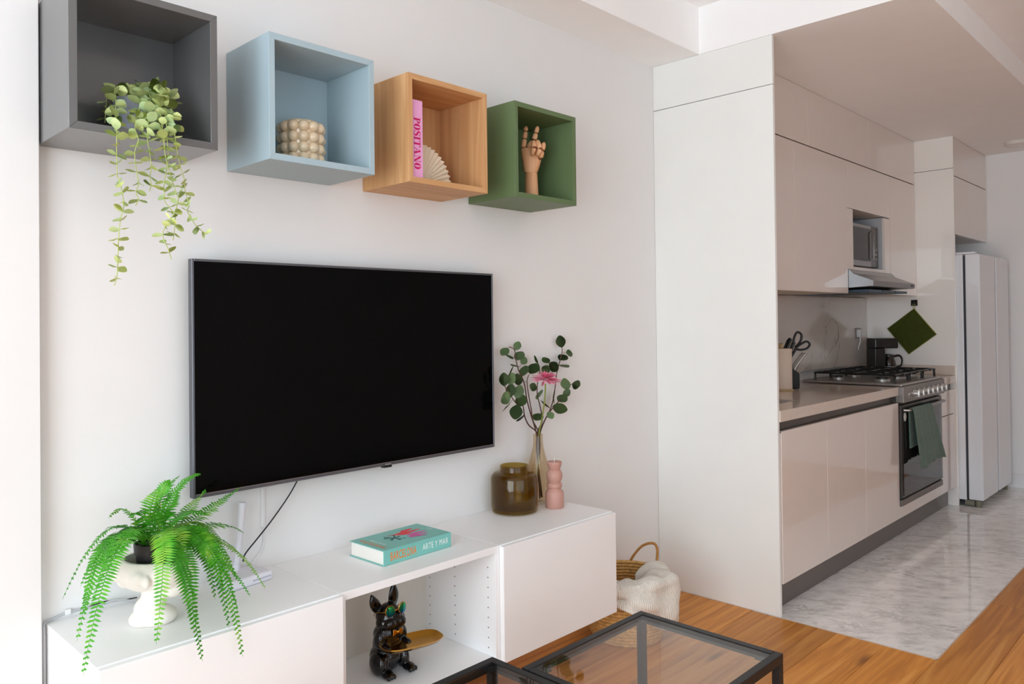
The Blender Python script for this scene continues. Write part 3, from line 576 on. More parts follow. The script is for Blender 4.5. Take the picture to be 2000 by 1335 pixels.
# fat-face serif title, one mesh per letter, reading downwards
def glyph(bm, ch, mapf, ox):
    def rect(x0, y0, x1, y1): 
        bm.faces.new([bm.verts.new(mapf(ox + u, v)) for u, v in ((x0, y0), (x1, y0), (x1, y1), (x0, y1))])
    def quad(*p): bm.faces.new([bm.verts.new(mapf(ox + u, v)) for u, v in p])
    def ring(cx, cy, rx, ry, ix, iy, a0=0, a1=360, n=28):
        pr_ = None
        for k in range(n + 1):
            a = math.radians(a0 + (a1 - a0) * k / n); o = (cx + rx * math.cos(a), cy + ry * math.sin(a)); i_ = (cx + ix * math.cos(a), cy + iy * math.sin(a))
            if pr_: quad(pr_[0], o, i_, pr_[1])
            pr_ = (o, i_)
    if ch == 'O': ring(0.4, 0.5, 0.4, 0.52, 0.12, 0.47); return 0.84
    if ch == 'P':
        rect(0.12, 0, 0.36, 1); rect(0, 0, 0.48, 0.06); rect(0, 0.94, 0.4, 1); ring(0.4, 0.73, 0.36, 0.27, 0.12, 0.21, -90, 90); rect(0.34, 0.94, 0.42, 1); rect(0.34, 0.46, 0.42, 0.52); return 0.8
    if ch == 'I': rect(0.1, 0, 0.34, 1); rect(0, 0, 0.44, 0.06); rect(0, 0.94, 0.44, 1); return 0.5
    if ch == 'T': rect(0.28, 0, 0.52, 1); rect(0.16, 0, 0.64, 0.06); rect(0, 0.93, 0.8, 1); quad((0, 0.7), (0.05, 0.7), (0.14, 0.94), (0, 0.94)); quad((0.75, 0.7), (0.8, 0.7), (0.8, 0.94), (0.66, 0.94)); return 0.84
    if ch == 'A': quad((0.34, 1), (0.54, 1), (0.86, 0), (0.6, 0)); quad((0.34, 1), (0.4, 1), (0.14, 0), (0.08, 0)); rect(0, 0, 0.26, 0.06); rect(0.5, 0, 0.94, 0.06); rect(0.2, 0.3, 0.64, 0.36); return 0.97
    if ch == 'N': quad((0.08, 1), (0.34, 1), (0.84, 0), (0.62, 0)); rect(0.12, 0, 0.17, 1); rect(0.76, 0, 0.82, 1); rect(0, 0, 0.3, 0.06); rect(0, 0.94, 0.3, 1); rect(0.64, 0.94, 0.94, 1); return 0.98
    if ch == 'S':
        pts = [(0.62, 0.8), (0.58, 0.93), (0.4, 0.98), (0.2, 0.94), (0.13, 0.8), (0.22, 0.64), (0.4, 0.52), (0.55, 0.38), (0.6, 0.2), (0.5, 0.06), (0.32, 0.02), (0.14, 0.07), (0.08, 0.22)]
        ww = [0.03, 0.03, 0.04, 0.07, 0.11, 0.14, 0.15, 0.14, 0.11, 0.07, 0.04, 0.03, 0.03]
        P_ = smooth_path([(a, b_, 0) for a, b_ in pts], 4); n = len(P_); pr_ = None
        for k, p in enumerate(P_):
            d = (P_[min(k + 1, n - 1)] - P_[max(k - 1, 0)]); d.normalize(); nn = Vector((-d.y, d.x, 0)); f = k / 4; i_ = min(int(f), 12); j_ = min(i_ + 1, 12); wd = ww[i_] + (ww[j_] - ww[i_]) * (f - int(f))
            a, b_ = p + nn * wd * 0.9, p - nn * wd * 0.9
            if pr_: quad((pr_[0].x, pr_[0].y), (a.x, a.y), (b_.x, b_.y), (pr_[1].x, pr_[1].y))
            pr_ = (a, b_)
        rect(0.6, 0.68, 0.65, 0.98); rect(0.04, 0.02, 0.09, 0.34); return 0.74
RED = M('magenta print', (196, 0, 92), 0.6); ox = 0.0
HT = 0.026; adv = 0.0
for ch in 'POSITANO':
    bm = nb(); dx = glyph(bm, ch, lambda u, v: (0.0125 + v * HT, ys_ - 0.0026, 0.196 - u * HT), adv)
    bmesh.ops.recalc_face_normals(bm, faces=list(bm.faces)); add('letter', fin(bm), RED, sp); adv += dx
# ---------------------------------------------------------------- pleated fan
t = thing('pleated_fan', 'cream pleated half-round fan beside the pink book', 'fan', (0.812, -0.16, ZB - 0.004 + TH + 0.001))
bm = nb(); n = 26; rin, rout, dpth = 0.012, 0.135, 0.006
A_, B_ = [], []
for k in range(n + 1):
    a = math.radians(2 + 100 * k / n); off = dpth if k % 2 else -dpth
    ca, sa = math.cos(a), math.sin(a)
    A_.append((bm.verts.new((rin * ca, off * 0.15 - 0.001, rin * sa)), bm.verts.new((rin * ca, off * 0.15 + 0.001, rin * sa))))
    B_.append((bm.verts.new((rout * ca, off - 0.001, rout * sa)), bm.verts.new((rout * ca, off + 0.001, rout * sa))))
for k in range(n):
    bm.faces.new((A_[k][0], A_[k + 1][0], B_[k + 1][0], B_[k][0])); bm.faces.new((A_[k][1], B_[k][1], B_[k + 1][1], A_[k + 1][1])); bm.faces.new((B_[k][0], B_[k + 1][0], B_[k + 1][1], B_[k][1]))
bmesh.ops.recalc_face_normals(bm, faces=list(bm.faces))
FANM = M('cream bisque', (226, 212, 190), 0.7, var=0.02)
add('pleats', fin(bm), FANM, t); add('foot', B(-0.03, 0.03, -0.012, 0.012, 0.0, 0.010, 0.002), FANM, t)
# ---------------------------------------------------------------- wooden hand
t = thing('wooden_hand', 'jointed wooden artist hand with two raised fingers', 'hand figure', (1.379, -0.148, ZB + 0.002 + TH + 0.0005), math.radians(-45.9))
t.scale = (1.05, 1.05, 1.06)
WD = grain_mat('pale beech wood', (206, 150, 106), (220, 166, 122), (230, 180, 138), 2, rough=0.5)
def hp(cx, cy, f=0.0): return Vector(((cx - 340) / 4295, -f, (1310 - cy) / 4295))
add('forearm', L([(0, 0), (0.0265, 0), (0.0268, 0.003), (0.0225, 0.097), (0.021, 0.1), (0, 0.1)], 28), WD, t)
bm = nb()
prof = [(880, 235, 430, 0.020), (860, 222, 445, 0.021), (780, 205, 475, 0.022), (690, 195, 500, 0.022), (620, 186, 508, 0.021), (560, 180, 505, 0.019), (500, 176, 495, 0.017), (486, 180, 488, 0.014)]
rings = []
for cy_, xl, xr, th in prof:
    c0 = hp((xl + xr) / 2, cy_); hw = (xr - xl) / 2 / 4295
    rings.append([bm.verts.new((c0.x + hw * (abs(math.cos(a)) ** 0.75) * (1 if math.cos(a) >= 0 else -1), th * math.sin(a), c0.z)) for a in [2 * math.pi * k / 24 for k in range(24)]])
for A, Bq in zip(rings, rings[1:]):
    for k in range(24): bm.faces.new((A[k], A[(k + 1) % 24], Bq[(k + 1) % 24], Bq[k]))
bm.faces.new(rings[0][::-1]); bm.faces.new(rings[-1])
bmesh.ops.recalc_face_normals(bm, faces=list(bm.faces)); palm = fin(bm, smooth=50)
add('palm', palm, WD, t)
def finger(pts, rads, nm='finger'):
    par = None
    for k in range(len(pts) - 1):
        a, b_ = pts[k], pts[k + 1]; d = b_ - a; g = 0.0012
        ra, rb = rads[k], rads[k + 1]; dn = d.normalized()
        path = [a + dn * g, a + dn * (g + ra * 0.35), a + d * 0.5, b_ - dn * (g + rb * 0.5), b_ - dn * g]
        rr = [ra * 0.72, ra, (ra + rb) / 2 * 1.02, rb, rb * (0.55 if k < len(pts) - 2 else 0.3)]
        if k == len(pts) - 2: path[-2] = b_ - dn * rb * 1.0
        o = add(nm if par is None else 'finger_segment', T(path, rr, 14, smooth=70), WD, t if par is None else par)
        if par is None: par = o
        add('joint', fin(ell(nb(), a, (ra * 0.62,) * 3, seg=10), smooth=180), M('dark joint wood', (120, 70, 46), 0.6), par)
finger([hp(222, 482), hp(238, 335), hp(255, 215), hp(270, 128)], [0.0105, 0.0098, 0.009, 0.0075])
finger([hp(385, 480, -0.004), hp(392, 352, -0.002), hp(424, 245), hp(456, 135, 0.004)], [0.011, 0.0102, 0.0092, 0.0075])
finger([hp(300, 478, 0.008), hp(372, 410, 0.03), hp(388, 520, 0.045), hp(345, 640, 0.032)], [0.0105, 0.0098, 0.0095, 0.0075])
finger([hp(425, 480, 0.008), hp(432, 400, 0.03), hp(482, 540, 0.045), hp(428, 652, 0.034)], [0.0105, 0.0098, 0.0095, 0.0075])
finger([hp(480, 655, 0.014), hp(512, 540, 0.022), hp(552, 408, 0.02)], [0.012, 0.0108, 0.0085], 'thumb')
# ---------------------------------------------------------------- trailing plant
STRANDS = [
 [(-0.13,-0.135,1.915),(-0.155,-0.159,1.925),(-0.164,-0.189,1.883),(-0.180,-0.237,1.825),(-0.192,-0.275,1.769),(-0.192,-0.275,1.729),(-0.191,-0.275,1.683),(-0.188,-0.275,1.674),(-0.180,-0.275,1.642),(-0.177,-0.275,1.610),(-0.184,-0.275,1.582),(-0.188,-0.275,1.546),(-0.190,-0.275,1.512),(-0.191,-0.275,1.477),(-0.193,-0.275,1.449),(-0.199,-0.275,1.424)],
 [(-0.1,-0.13,1.92),(-0.097,-0.167,1.928),(-0.111,-0.201,1.879),(-0.129,-0.231,1.841),(-0.147,-0.265,1.800),(-0.143,-0.275,1.772),(-0.151,-0.275,1.744),(-0.150,-0.275,1.714),(-0.144,-0.275,1.675),(-0.144,-0.275,1.663),(-0.149,-0.275,1.646),(-0.144,-0.275,1.631),(-0.150,-0.275,1.615)],
 [(-0.09,-0.13,1.92),(-0.079,-0.173,1.922),(-0.096,-0.219,1.860),(-0.117,-0.265,1.805),(-0.122,-0.275,1.775),(-0.117,-0.275,1.745),(-0.114,-0.275,1.710),(-0.117,-0.275,1.684),(-0.114,-0.275,1.672),(-0.118,-0.275,1.653)],
 [(-0.09,-0.13,1.92),(-0.066,-0.161,1.938),(-0.066,-0.201,1.888),(-0.061,-0.229,1.856),(-0.071,-0.261,1.818),(-0.075,-0.275,1.778),(-0.073,-0.275,1.736),(-0.079,-0.275,1.701),(-0.084,-0.275,1.669),(-0.082,-0.275,1.633),(-0.073,-0.275,1.620),(-0.062,-0.275,1.606),(-0.057,-0.275,1.590),(-0.060,-0.275,1.561),(-0.063,-0.275,1.538)],
 [(-0.08,-0.12,1.92),(-0.036,-0.154,1.950),(-0.034,-0.183,1.915),(-0.041,-0.219,1.871),(-0.052,-0.261,1.821),(-0.056,-0.275,1.791),(-0.050,-0.275,1.750),(-0.043,-0.275,1.720),(-0.036,-0.275,1.698),(-0.034,-0.275,1.690),(-0.032,-0.275,1.661),(-0.023,-0.275,1.630),(-0.027,-0.275,1.613),(-0.017,-0.275,1.596),(-0.005,-0.275,1.578),(0.021,-0.275,1.559)],
 [(-0.08,-0.125,1.92),(-0.055,-0.159,1.942),(-0.075,-0.237,1.844),(-0.086,-0.280,1.785),(-0.081,-0.280,1.736),(-0.067,-0.280,1.687),(-0.057,-0.280,1.656),(-0.051,-0.280,1.639),(-0.062,-0.280,1.604),(-0.076,-0.280,1.582),(-0.088,-0.280,1.559),(-0.087,-0.280,1.536),(-0.078,-0.280,1.518),(-0.069,-0.280,1.490)],
 [(-0.13,-0.125,1.91),(-0.157,-0.120,1.918),(-0.163,-0.120,1.879),(-0.166,-0.120,1.838)],
 [(-0.1,-0.12,1.91),(-0.085,-0.12,1.955),(-0.06,-0.11,1.945),(-0.04,-0.10,1.91)],
]
ORG = Vector((-0.1, -0.125, ZB + TH + 0.0005))
t = thing('trailing_plant', 'trailing eucalyptus plant spilling out of the grey cube', 'plant', ORG)
POTM = M('lavender grey plastic pot', (160, 162, 178), 0.5, var=0.02)
add('pot', L([(0, 0), (0.036, 0), (0.038, 0.003), (0.041, 0.034), (0.0405, 0.036), (0.0415, 0.038), (0.047, 0.094), (0.049, 0.096), (0.049, 0.104), (0.046, 0.104), (0.044, 0.09), (0, 0.088)], 32), POTM, t)
add('soil', L([(0, 0.089), (0.0435, 0.0895), (0.03, 0.097), (0, 0.099)], 20), M('dark moss', (52, 56, 34), 0.95, bump=0.6, bscale=80), t)
def leaf_mesh(l, wd, cup, n=8, round_=0.8):
    """slightly cupped rounded leaf lying in XY, stem at origin, tip along +X, with thickness"""
    bm = nb(); top = []
    c0 = bm.verts.new((l * 0.5, 0, -cup * 0.6)); rim = []
    for k in range(n * 2):
        a = 2 * math.pi * k / (n * 2); u = 0.5 - 0.5 * math.cos(a); v = math.sin(a) * (round_ + (1 - round_) * math.sin(math.pi * u))
        taper = 1.0 - 0.25 * abs(2 * u - 1) ** 2
        rim.append(bm.verts.new((l * u, wd * 0.5 * v * taper, cup * (v * v) + cup * 0.4 * (2 * u - 1) ** 2)))
    for k in range(n * 2): bm.faces.new((c0, rim[k], rim[(k + 1) % (n * 2)]))
    bmesh.ops.solidify(bm, geom=list(bm.faces), thickness=0.0006)
    bmesh.ops.recalc_face_normals(bm, faces=list(bm.faces))
    return fin(bm, smooth=70)
def leaf_mat(name, c1, c2, rough=0.5, tr=0.25):
    if name in MATS: return MATS[name]
    mt = bpy.data.materials.new(name); mt.use_nodes = True; nt = mt.node_tree; b = nt.nodes['Principled BSDF']; b.inputs['Roughness'].default_value = rough; b.inputs['Specular IOR Level'].default_value = 0.3
    oi = nt.nodes.new('ShaderNodeObjectInfo'); r = nt.nodes.new('ShaderNodeValToRGB'); r.color_ramp.elements[0].color = s2l(c1) + (1,); r.color_ramp.elements[1].color = s2l(c2) + (1,)
    nz = nt.nodes.new('ShaderNodeTexNoise'); nz.inputs['Scale'].default_value = 30; ad = nt.nodes.new('ShaderNodeMath'); ad.operation = 'MULTIPLY_ADD'; ad.inputs[1].default_value = 0.3
    nt.links.new(nz.outputs['Fac'], ad.inputs[0]); nt.links.new(oi.outputs['Random'], ad.inputs[2])
    sb = nt.nodes.new('ShaderNodeMath'); sb.operation = 'SUBTRACT'; sb.inputs[1].default_value = 0.15; nt.links.new(ad.outputs[0], sb.inputs[0])
    nt.links.new(sb.outputs[0], r.inputs['Fac']); nt.links.new(r.outputs['Color'], b.inputs['Base Color'])
    tl = nt.nodes.new('ShaderNodeBsdfTranslucent'); nt.links.new(r.outputs['Color'], tl.inputs['Color']); mx = nt.nodes.new('ShaderNodeMixShader'); mx.inputs[0].default_value = tr
    nt.links.new(b.outputs[0], mx.inputs[1]); nt.links.new(tl.outputs[0], mx.inputs[2]); nt.links.new(mx.outputs[0], nt.nodes['Material Output'].inputs['Surface'])
    MATS[name] = mt
    return mt
LF1 = leaf_mat('yellow green waxy leaf', (190, 208, 158), (230, 236, 166), tr=0.15); STM = M('light green stem', (176, 186, 108), 0.6)
lm = leaf_mesh(1.0, 0.86, 0.10, 6)
lm.materials.append(LF1)
rl = random.Random(11); nleaf = 0
for si, st in enumerate(STRANDS):
    P_ = [p - ORG for p in smooth_path(st, 5)]
    s_ = add('stem', T(P_, 0.0011, 5), STM, t)
    ln = sum((b_ - a).length for a, b_ in zip(P_, P_[1:])); dist = 0.0; nxt = 0.008; k = 0
    for a, b_ in zip(P_, P_[1:]):
        d = b_ - a; dl = d.length
        while nxt <= dist + dl and nleaf < 296:
            p = a + d * ((nxt - dist) / dl); fr = nxt / ln
            tdir = d.normalized(); size = (0.032 - 0.009 * fr) * rl.uniform(0.75, 1.15) if si < 7 else 0.025 * rl.uniform(0.8, 1.1)
            base = rl.uniform(-0.6, 0.6) + (k % 2) * math.pi / 2
            for sgn in (0, math.pi):
                ang = base + sgn
                ux = Vector((math.cos(ang), math.sin(ang), 0)); ux = (ux - tdir * ux.dot(tdir)).normalized()
                if p.y + ORG.y > -0.262 and p.z + ORG.z < ZB + 0.03 and p.z + ORG.z > ZB - 0.02: ux = Vector((ux.x, -abs(ux.y), 0)).normalized()
                dirv = (ux + tdir * rl.uniform(-0.5, 0.55)).normalized()
                side = dirv.cross(tdir).normalized(); up = side.cross(dirv)
                roll = rl.uniform(-0.8, 0.8); side2 = side * math.cos(roll) + up * math.sin(roll); up2 = dirv.cross(side2)
                mt = Matrix((dirv, side2, up2)).transposed().to_4x4(); mt.translation = p
                o = add('leaf', lm, None, s_); o.matrix_local = mt @ Matrix.Scale(size, 4); nleaf += 1
            nxt += rl.uniform(0.0195, 0.0255); k += 1
        dist += dl
# ================================================================== television
t = thing('television', 'large flat black television mounted on the white wall', 'television', (0.654, -0.06, 1.1823))
w2, h2 = 0.583, 0.3315
TVB = M('dark gunmetal bezel', (96, 98, 104), 0.35, metal=0.5, var=0.03)
bm = nb(); y0, y1 = -0.012, 0.012; e = 0.007
box(bm, -w2, -w2 + e, y0, y1, -h2, h2); box(bm, w2 - e, w2, y0, y1, -h2, h2); box(bm, -w2 + e, w2 - e, y0, y1, h2 - e, h2); box(bm, -w2 + e, w2 - e, y0, y1, -h2, -h2 + 0.011)
add('bezel', fin(bm, 0.0012), TVB, t)
add('screen', B(-w2 + e, w2 - e, y0 + 0.002, y0 + 0.006, -h2 + 0.011, h2 - e, 0), M('black glossy screen', (5, 5, 6), 0.06, spec=0.12, var=0.05), t)
bz = add('bottom_trim', B(-w2 + e, w2 - e, y0 - 0.002, y0 + 0.0, -h2 + 0.0095, -h2 + 0.0115, 0), M('silver trim line', (150, 150, 154), 0.3, metal=0.8), t)
add('back_case', B(-w2 + 0.06, w2 - 0.06, y1 - 0.002, 0.045, -h2 + 0.03, h2 - 0.06, 0.01, 2), BLKPL, t); add('wall_bracket', B(-0.2, 0.2, 0.045, 0.0595, -0.15, 0.15, 0.002), DSTEEL, t)
sn = add('sensor', B(0.06, 0.095, y0 - 0.002, y1 - 0.004, -h2 - 0.007, -h2 + 0.0, 0.002, 1), BLKPL, t)
add('badge', B(0.066, 0.089, y0 - 0.0032, y0 - 0.0005, -h2 + 0.003, -h2 + 0.007, 0), M('grey print', (130, 130, 132), 0.5), t)
# ================================================================== media cabinets
ZT, ZBt = 0.592, 0.207
def media(x0, x1, door, label, dz=0.0):
    t = thing('media_cabinet', label, 'cabinet', ((x0 + x1) / 2, 0, ZBt), group='white cabinets under the television')
    a, b_ = x0 - (x0 + x1) / 2 + 0.0006, x1 - (x0 + x1) / 2 - 0.0006; H = ZT - ZBt; g = 0.018; yf = -0.3705
    add('top_panel', B(a, b_, yf, -0.0005, H - 0.023, H, 0.0008), LACQ, t); add('bottom_panel', B(a, b_, yf, -0.0005, 0, 0.019, 0.0008), LACQ, t)
    add('side_panel', B(a, a + g, yf, -0.0005, 0.0192, H - 0.0232, 0.0008), LACQ, t); add('side_panel', B(b_ - g, b_, yf, -0.0005, 0.0192, H - 0.0232, 0.0008), LACQ, t)
    add('back_panel', B(a + g, b_ - g, -0.012, -0.006, 0.0192, H - 0.0232, 0), M('pale grey back board', (214, 208, 198), 0.6), t)
    if door: add('door', B(a + 0.001, b_ - 0.001, -0.3895, -0.3712, 0.001, H - 0.003, 0.0015, 2), LACQ, t)
    else:
        HO = M('pin hole shadow', (120, 112, 104), 0.8)
        for xx, sgn in ((b_ - g, -1), (a + g, 1)):
            bm = nb()
            for yy in (-0.035, -0.17, -0.335):
                for k in range(9):
                    z = 0.045 + k * 0.033
                    mt = Matrix.Translation((xx + sgn * 0.0002, yy, z)) @ Euler((0, math.pi / 2, 0)).to_matrix().to_4x4()
                    bmesh.ops.create_cone(bm, cap_ends=True, segments=8, radius1=0.0024, radius2=0.0024, depth=0.0006, matrix=mt)
            o = add('shelf_pin_holes', fin(bm), HO, t); o['kind'] = 'stuff'
    return t
media(-0.274, 0.3425, True, 'white wall hung cabinet with a door, under the fern')
media(0.3425, 0.9575, False, 'white open wall hung compartment between two closed cabinets')
media(0.9575, 1.576, True, 'white wall hung cabinet with a door, under the glass jar')
# ---------------------------------------------------------------- cables and clip
WC = M('white cable jacket', (228, 228, 228), 0.5); KC = M('black cable jacket', (30, 30, 34), 0.5)
tag(add('television_cable', T(smooth_path([(0.425, -0.035, 0.87), (0.41, -0.03, 0.835), (0.38, -0.025, 0.79), (0.33, -0.025, 0.735), (0.28, -0.035, 0.695), (0.235, -0.045, 0.66), (0.225, -0.05, 0.64)], 5), 0.0022, 6), KC), 'thin black cable curving from the television to the router', 'cable')
t = thing('cable_duct', 'narrow white cable duct on the wall below the television', 'cable duct', (0.312, 0, 0.75)); add('channel', B(-0.006, 0.006, -0.009, -0.0005, -0.035, 0.12, 0.001), WC, t); add('cable', T(smooth_path([(0.002, -0.005, -0.035), (0.003, -0.006, -0.07), (-0.005, -0.008, -0.1), (-0.03, -0.012, -0.125), (-0.055, -0.03, -0.135)], 5), 0.0025, 6), WC, t)
t = thing('power_cable', 'grey cable running along the wall behind the fern and down', 'cable', (-0.16, 0, 0.6)); CL = M('grey cable jacket', (186, 188, 192), 0.5)
add('cord', T(smooth_path([(0.10, -0.03, -0.004), (0.05, -0.012, 0.008), (0.0, -0.006, 0.004), (-0.06, -0.006, 0.006), (-0.1, -0.006, -0.002), (-0.117, -0.012, -0.006), (-0.12, -0.02, -0.04), (-0.12, -0.02, -0.2), (-0.12, -0.02, -0.4)], 5), 0.003, 6), CL, t); add('thin_cord', T(smooth_path([(0.1, -0.02, 0.004), (0.06, -0.01, 0.004), (0.02, -0.006, 0.01), (-0.03, -0.005, 0.004), (-0.06, -0.005, 0.008)], 5), 0.0016, 6), KC, t); add('clip', B(-0.07, -0.056, -0.011, -0.0005, 0.0, 0.014, 0.002), WC, t)
# ---------------------------------------------------------------- router
t = thing('wifi_router', 'white wireless router with one upright antenna behind the fern', 'router', (0.205, -0.085, ZT + 0.0005), math.radians(8)); RT = M('white router plastic', (224, 224, 232), 0.4)
add('body', B(-0.07, 0.07, -0.05, 0.05, 0.0, 0.028, 0.009, 3), RT, t)
a_ = add('antenna', T([(0.0, 0.035, 0.025), (0.012, 0.036, 0.08), (0.028, 0.037, 0.218)], [0.009, 0.0085, 0.0105], 12), RT, t); add('antenna_base', T([(-0.002, 0.035, 0.012), (0.004, 0.035, 0.045)], [0.014, 0.0115], 12), RT, a_)
led = add('vent_strip', B(0.0, 0.06, -0.052, -0.0502, 0.012, 0.016, 0), M('grey vents', (188, 188, 198), 0.5), t)
# ---------------------------------------------------------------- teal book
t = thing('teal_book', 'thick teal hardback titled BARCELONA lying on the white cabinet', 'book', (0.70, -0.18, ZT + 0.0005), math.radians(1.5))
TE = M('teal book cover', (120, 186, 176), 0.5, var=0.02); hx, hy, hz = 0.139, 0.085, 0.047
add('back_cover', B(-hx, hx, -hy, hy, 0, 0.0028, 0.0006), TE, t); fc = add('front_cover', B(-hx, hx, -hy, hy, hz - 0.0028, hz, 0.0006), TE, t); sp = add('spine', B(-hx, hx, -hy - 0.003, -hy + 0.0002, 0, hz, 0.001), TE, t); add('pages', B(-hx + 0.004, hx - 0.004, -hy + 0.0005, hy - 0.004, 0.0029, hz - 0.0029, 0), PGS, t)
OR = M('orange print', (232, 128, 28), 0.6); WH = M('white print', (240, 240, 236), 0.6); CRD = M('coral red print', (226, 62, 70), 0.6); PKP = M('pink print', (214, 84, 160), 0.6); TD = M('dark teal print', (16, 66, 70), 0.6)
yq = -hy - 0.0034
add('title_text', text_mesh('BARCELONA', 0.036, lambda u, v: (-0.062 + u, yq, 0.0225 + v), xs=0.44, offset=0.0005, spacing=1.18), OR, sp)
add('subtitle_text', text_mesh('ARTE Y MAR', 0.027, lambda u, v: (0.070 + u, yq, 0.0235 + v), xs=0.66, spacing=1.12), WH, sp)
zq = hz + 0.0003
add('title_text', text_mesh('BARCELONA', 0.04, lambda u, v: (-hx + 0.024 - v * 0.62, u, zq), xs=0.48, offset=0.0005, spacing=1.16), OR, fc)
add('subtitle_text', text_mesh('ARTE Y MAR', 0.014, lambda u, v: (-hx + 0.047 - v, u, zq), xs=1.0), WH, fc)
add('author_text', text_mesh('ARTE', 0.012, lambda u, v: (hx - 0.016 - v, u, zq), xs=1.0), WH, fc)
def lobe(bm, pts, wds, z):
    P_ = smooth_path([(a, b_, 0) for a, b_ in pts], 5); n = len(P_); pr_ = None
    for k, p in enumerate(P_):
        d = P_[min(k + 1, n - 1)] - P_[max(k - 1, 0)]; d.normalize(); nn = Vector((-d.y, d.x, 0)); f = k / 5; i_ = min(int(f), len(wds) - 1); j_ = min(i_ + 1, len(wds) - 1); wd = wds[i_] + (wds[j_] - wds[i_]) * (f - int(f))
        cur = (bm.verts.new((p.x + nn.x * wd, p.y + nn.y * wd, z)), bm.verts.new((p.x - nn.x * wd, p.y - nn.y * wd, z)))
        if pr_: bm.faces.new((pr_[0], cur[0], cur[1], pr_[1]))
        pr_ = cur
bm = nb(); lobe(bm, [(-0.01, 0.03), (0.02, 0.022), (0.045, 0.02)], [0.002, 0.017, 0.016], zq); lobe(bm, [(0.03, 0.03), (0.06, 0.043), (0.085, 0.048)], [0.008, 0.009, 0.003], zq + 0.0001); lobe(bm, [(0.04, 0.018), (0.07, 0.022), (0.1, 0.024)], [0.009, 0.007, 0.002], zq + 0.0002); lobe(bm, [(-0.03, 0.035), (0.0, 0.028)], [0.001, 0.003], zq + 0.0003); lobe(bm, [(0.025, 0.03), (0.045, 0.042), (0.04, 0.05)], [0.006, 0.008, 0.006], zq + 0.0004)
add('coral_motif', fin(bm), CRD, fc)
bm = nb(); lobe(bm, [(0.02, -0.005), (0.05, -0.004), (0.1, -0.006)], [0.003, 0.008, 0.002], zq); lobe(bm, [(0.02, -0.018), (0.05, -0.02), (0.09, -0.026)], [0.004, 0.007, 0.002], zq + 0.0001); lobe(bm, [(0.01, -0.028), (0.04, -0.035), (0.07, -0.045)], [0.004, 0.007, 0.003], zq + 0.0002); add('pink_motif', fin(bm), PKP, fc)
bm = nb(); lobe(bm, [(-0.045, 0.03), (-0.028, 0.002), (-0.025, -0.03)], [0.004, 0.0012, 0.005], zq); lobe(bm, [(-0.05, -0.012), (-0.028, 0.0), (-0.002, 0.004)], [0.006, 0.0014, 0.004], zq + 0.0001); lobe(bm, [(-0.028, 0.0), (-0.012, -0.022), (-0.003, -0.026)], [0.0012, 0.0015, 0.004], zq + 0.0002); lobe(bm, [(-0.055, 0.018), (-0.028, 0.002), (-0.008, 0.028)], [0.003, 0.001, 0.003], zq + 0.0003); add('dark_motif', fin(bm), TD, fc)
# ---------------------------------------------------------------- amber jar
t = thing('amber_glass_jar', 'wide olive amber glass jar with a short neck', 'jar', (1.322, -0.092, ZT + 0.0005))
AMB = glass_mat('olive amber glass', (0.72, 0.62, 0.32), 0.0)
add('vessel', L([(0, 0.002), (0.078, 0.002), (0.088, 0.006), (0.0915, 0.02), (0.0915, 0.13), (0.088, 0.143), (0.078, 0.151), (0.06, 0.153), (0.0555, 0.156), (0.0555, 0.178), (0.054, 0.18), (0.0515, 0.178), (0.0515, 0.154), (0.058, 0.149), (0.077, 0.146), (0.084, 0.139), (0.0875, 0.128), (0.0875, 0.024), (0.083, 0.016), (0.06, 0.014), (0.02, 0.02), (0, 0.021)], 48), AMB, t)
# ---------------------------------------------------------------- glass vase
VX, VY = 1.492, -0.064
t = thing('glass_vase', 'slim fluted amber tinted glass vase holding eucalyptus', 'vase', (VX, VY, ZT + 0.0005))
VG = glass_mat('pale amber fluted glass', (0.93, 0.88, 0.79), 0.0)
fl = lambda a, z: 1 + 0.035 * math.cos(14 * a)
add('vessel', L([(0, 0.001), (0.036, 0.001), (0.041, 0.006), (0.043, 0.03), (0.0435, 0.11), (0.041, 0.15), (0.032, 0.185), (0.023, 0.22), (0.0195, 0.25), (0.0195, 0.278), (0.018, 0.28), (0.0165, 0.278), (0.0165, 0.25), (0.02, 0.22), (0.029, 0.184), (0.038, 0.15), (0.0405, 0.11), (0.04, 0.03), (0.036, 0.014), (0, 0.012)], 84, flute=fl, smooth=60), VG, t)
# ---------------------------------------------------------------- pillar candle
t = thing('pillar_candle', 'dusty pink sculpted pillar candle beside the amber jar', 'candle', (1.474, -0.166, ZT + 0.0005))
WAX = M('dusty pink wax', (190, 142, 128), 0.45, var=0.02); 
add('wax', L([(0, 0), (0.035, 0), (0.037, 0.003), (0.037, 0.058), (0.034, 0.066), (0.027, 0.073), (0.026, 0.076), (0.03, 0.082), (0.031, 0.088), (0.029, 0.095), (0.024, 0.099), (0.026, 0.104), (0.0305, 0.114), (0.0325, 0.126), (0.0305, 0.138), (0.025, 0.147), (0.022, 0.15), (0.025, 0.156), (0.0295, 0.172), (0.0305, 0.178), (0.0295, 0.181), (0.024, 0.179), (0, 0.178)], 40), WAX, t); add('wick', T([(0, 0, 0.178), (0.0005, 0, 0.188), (0.002, 0, 0.196)], 0.0012, 6), M('white wick', (232, 228, 220), 0.9), t)
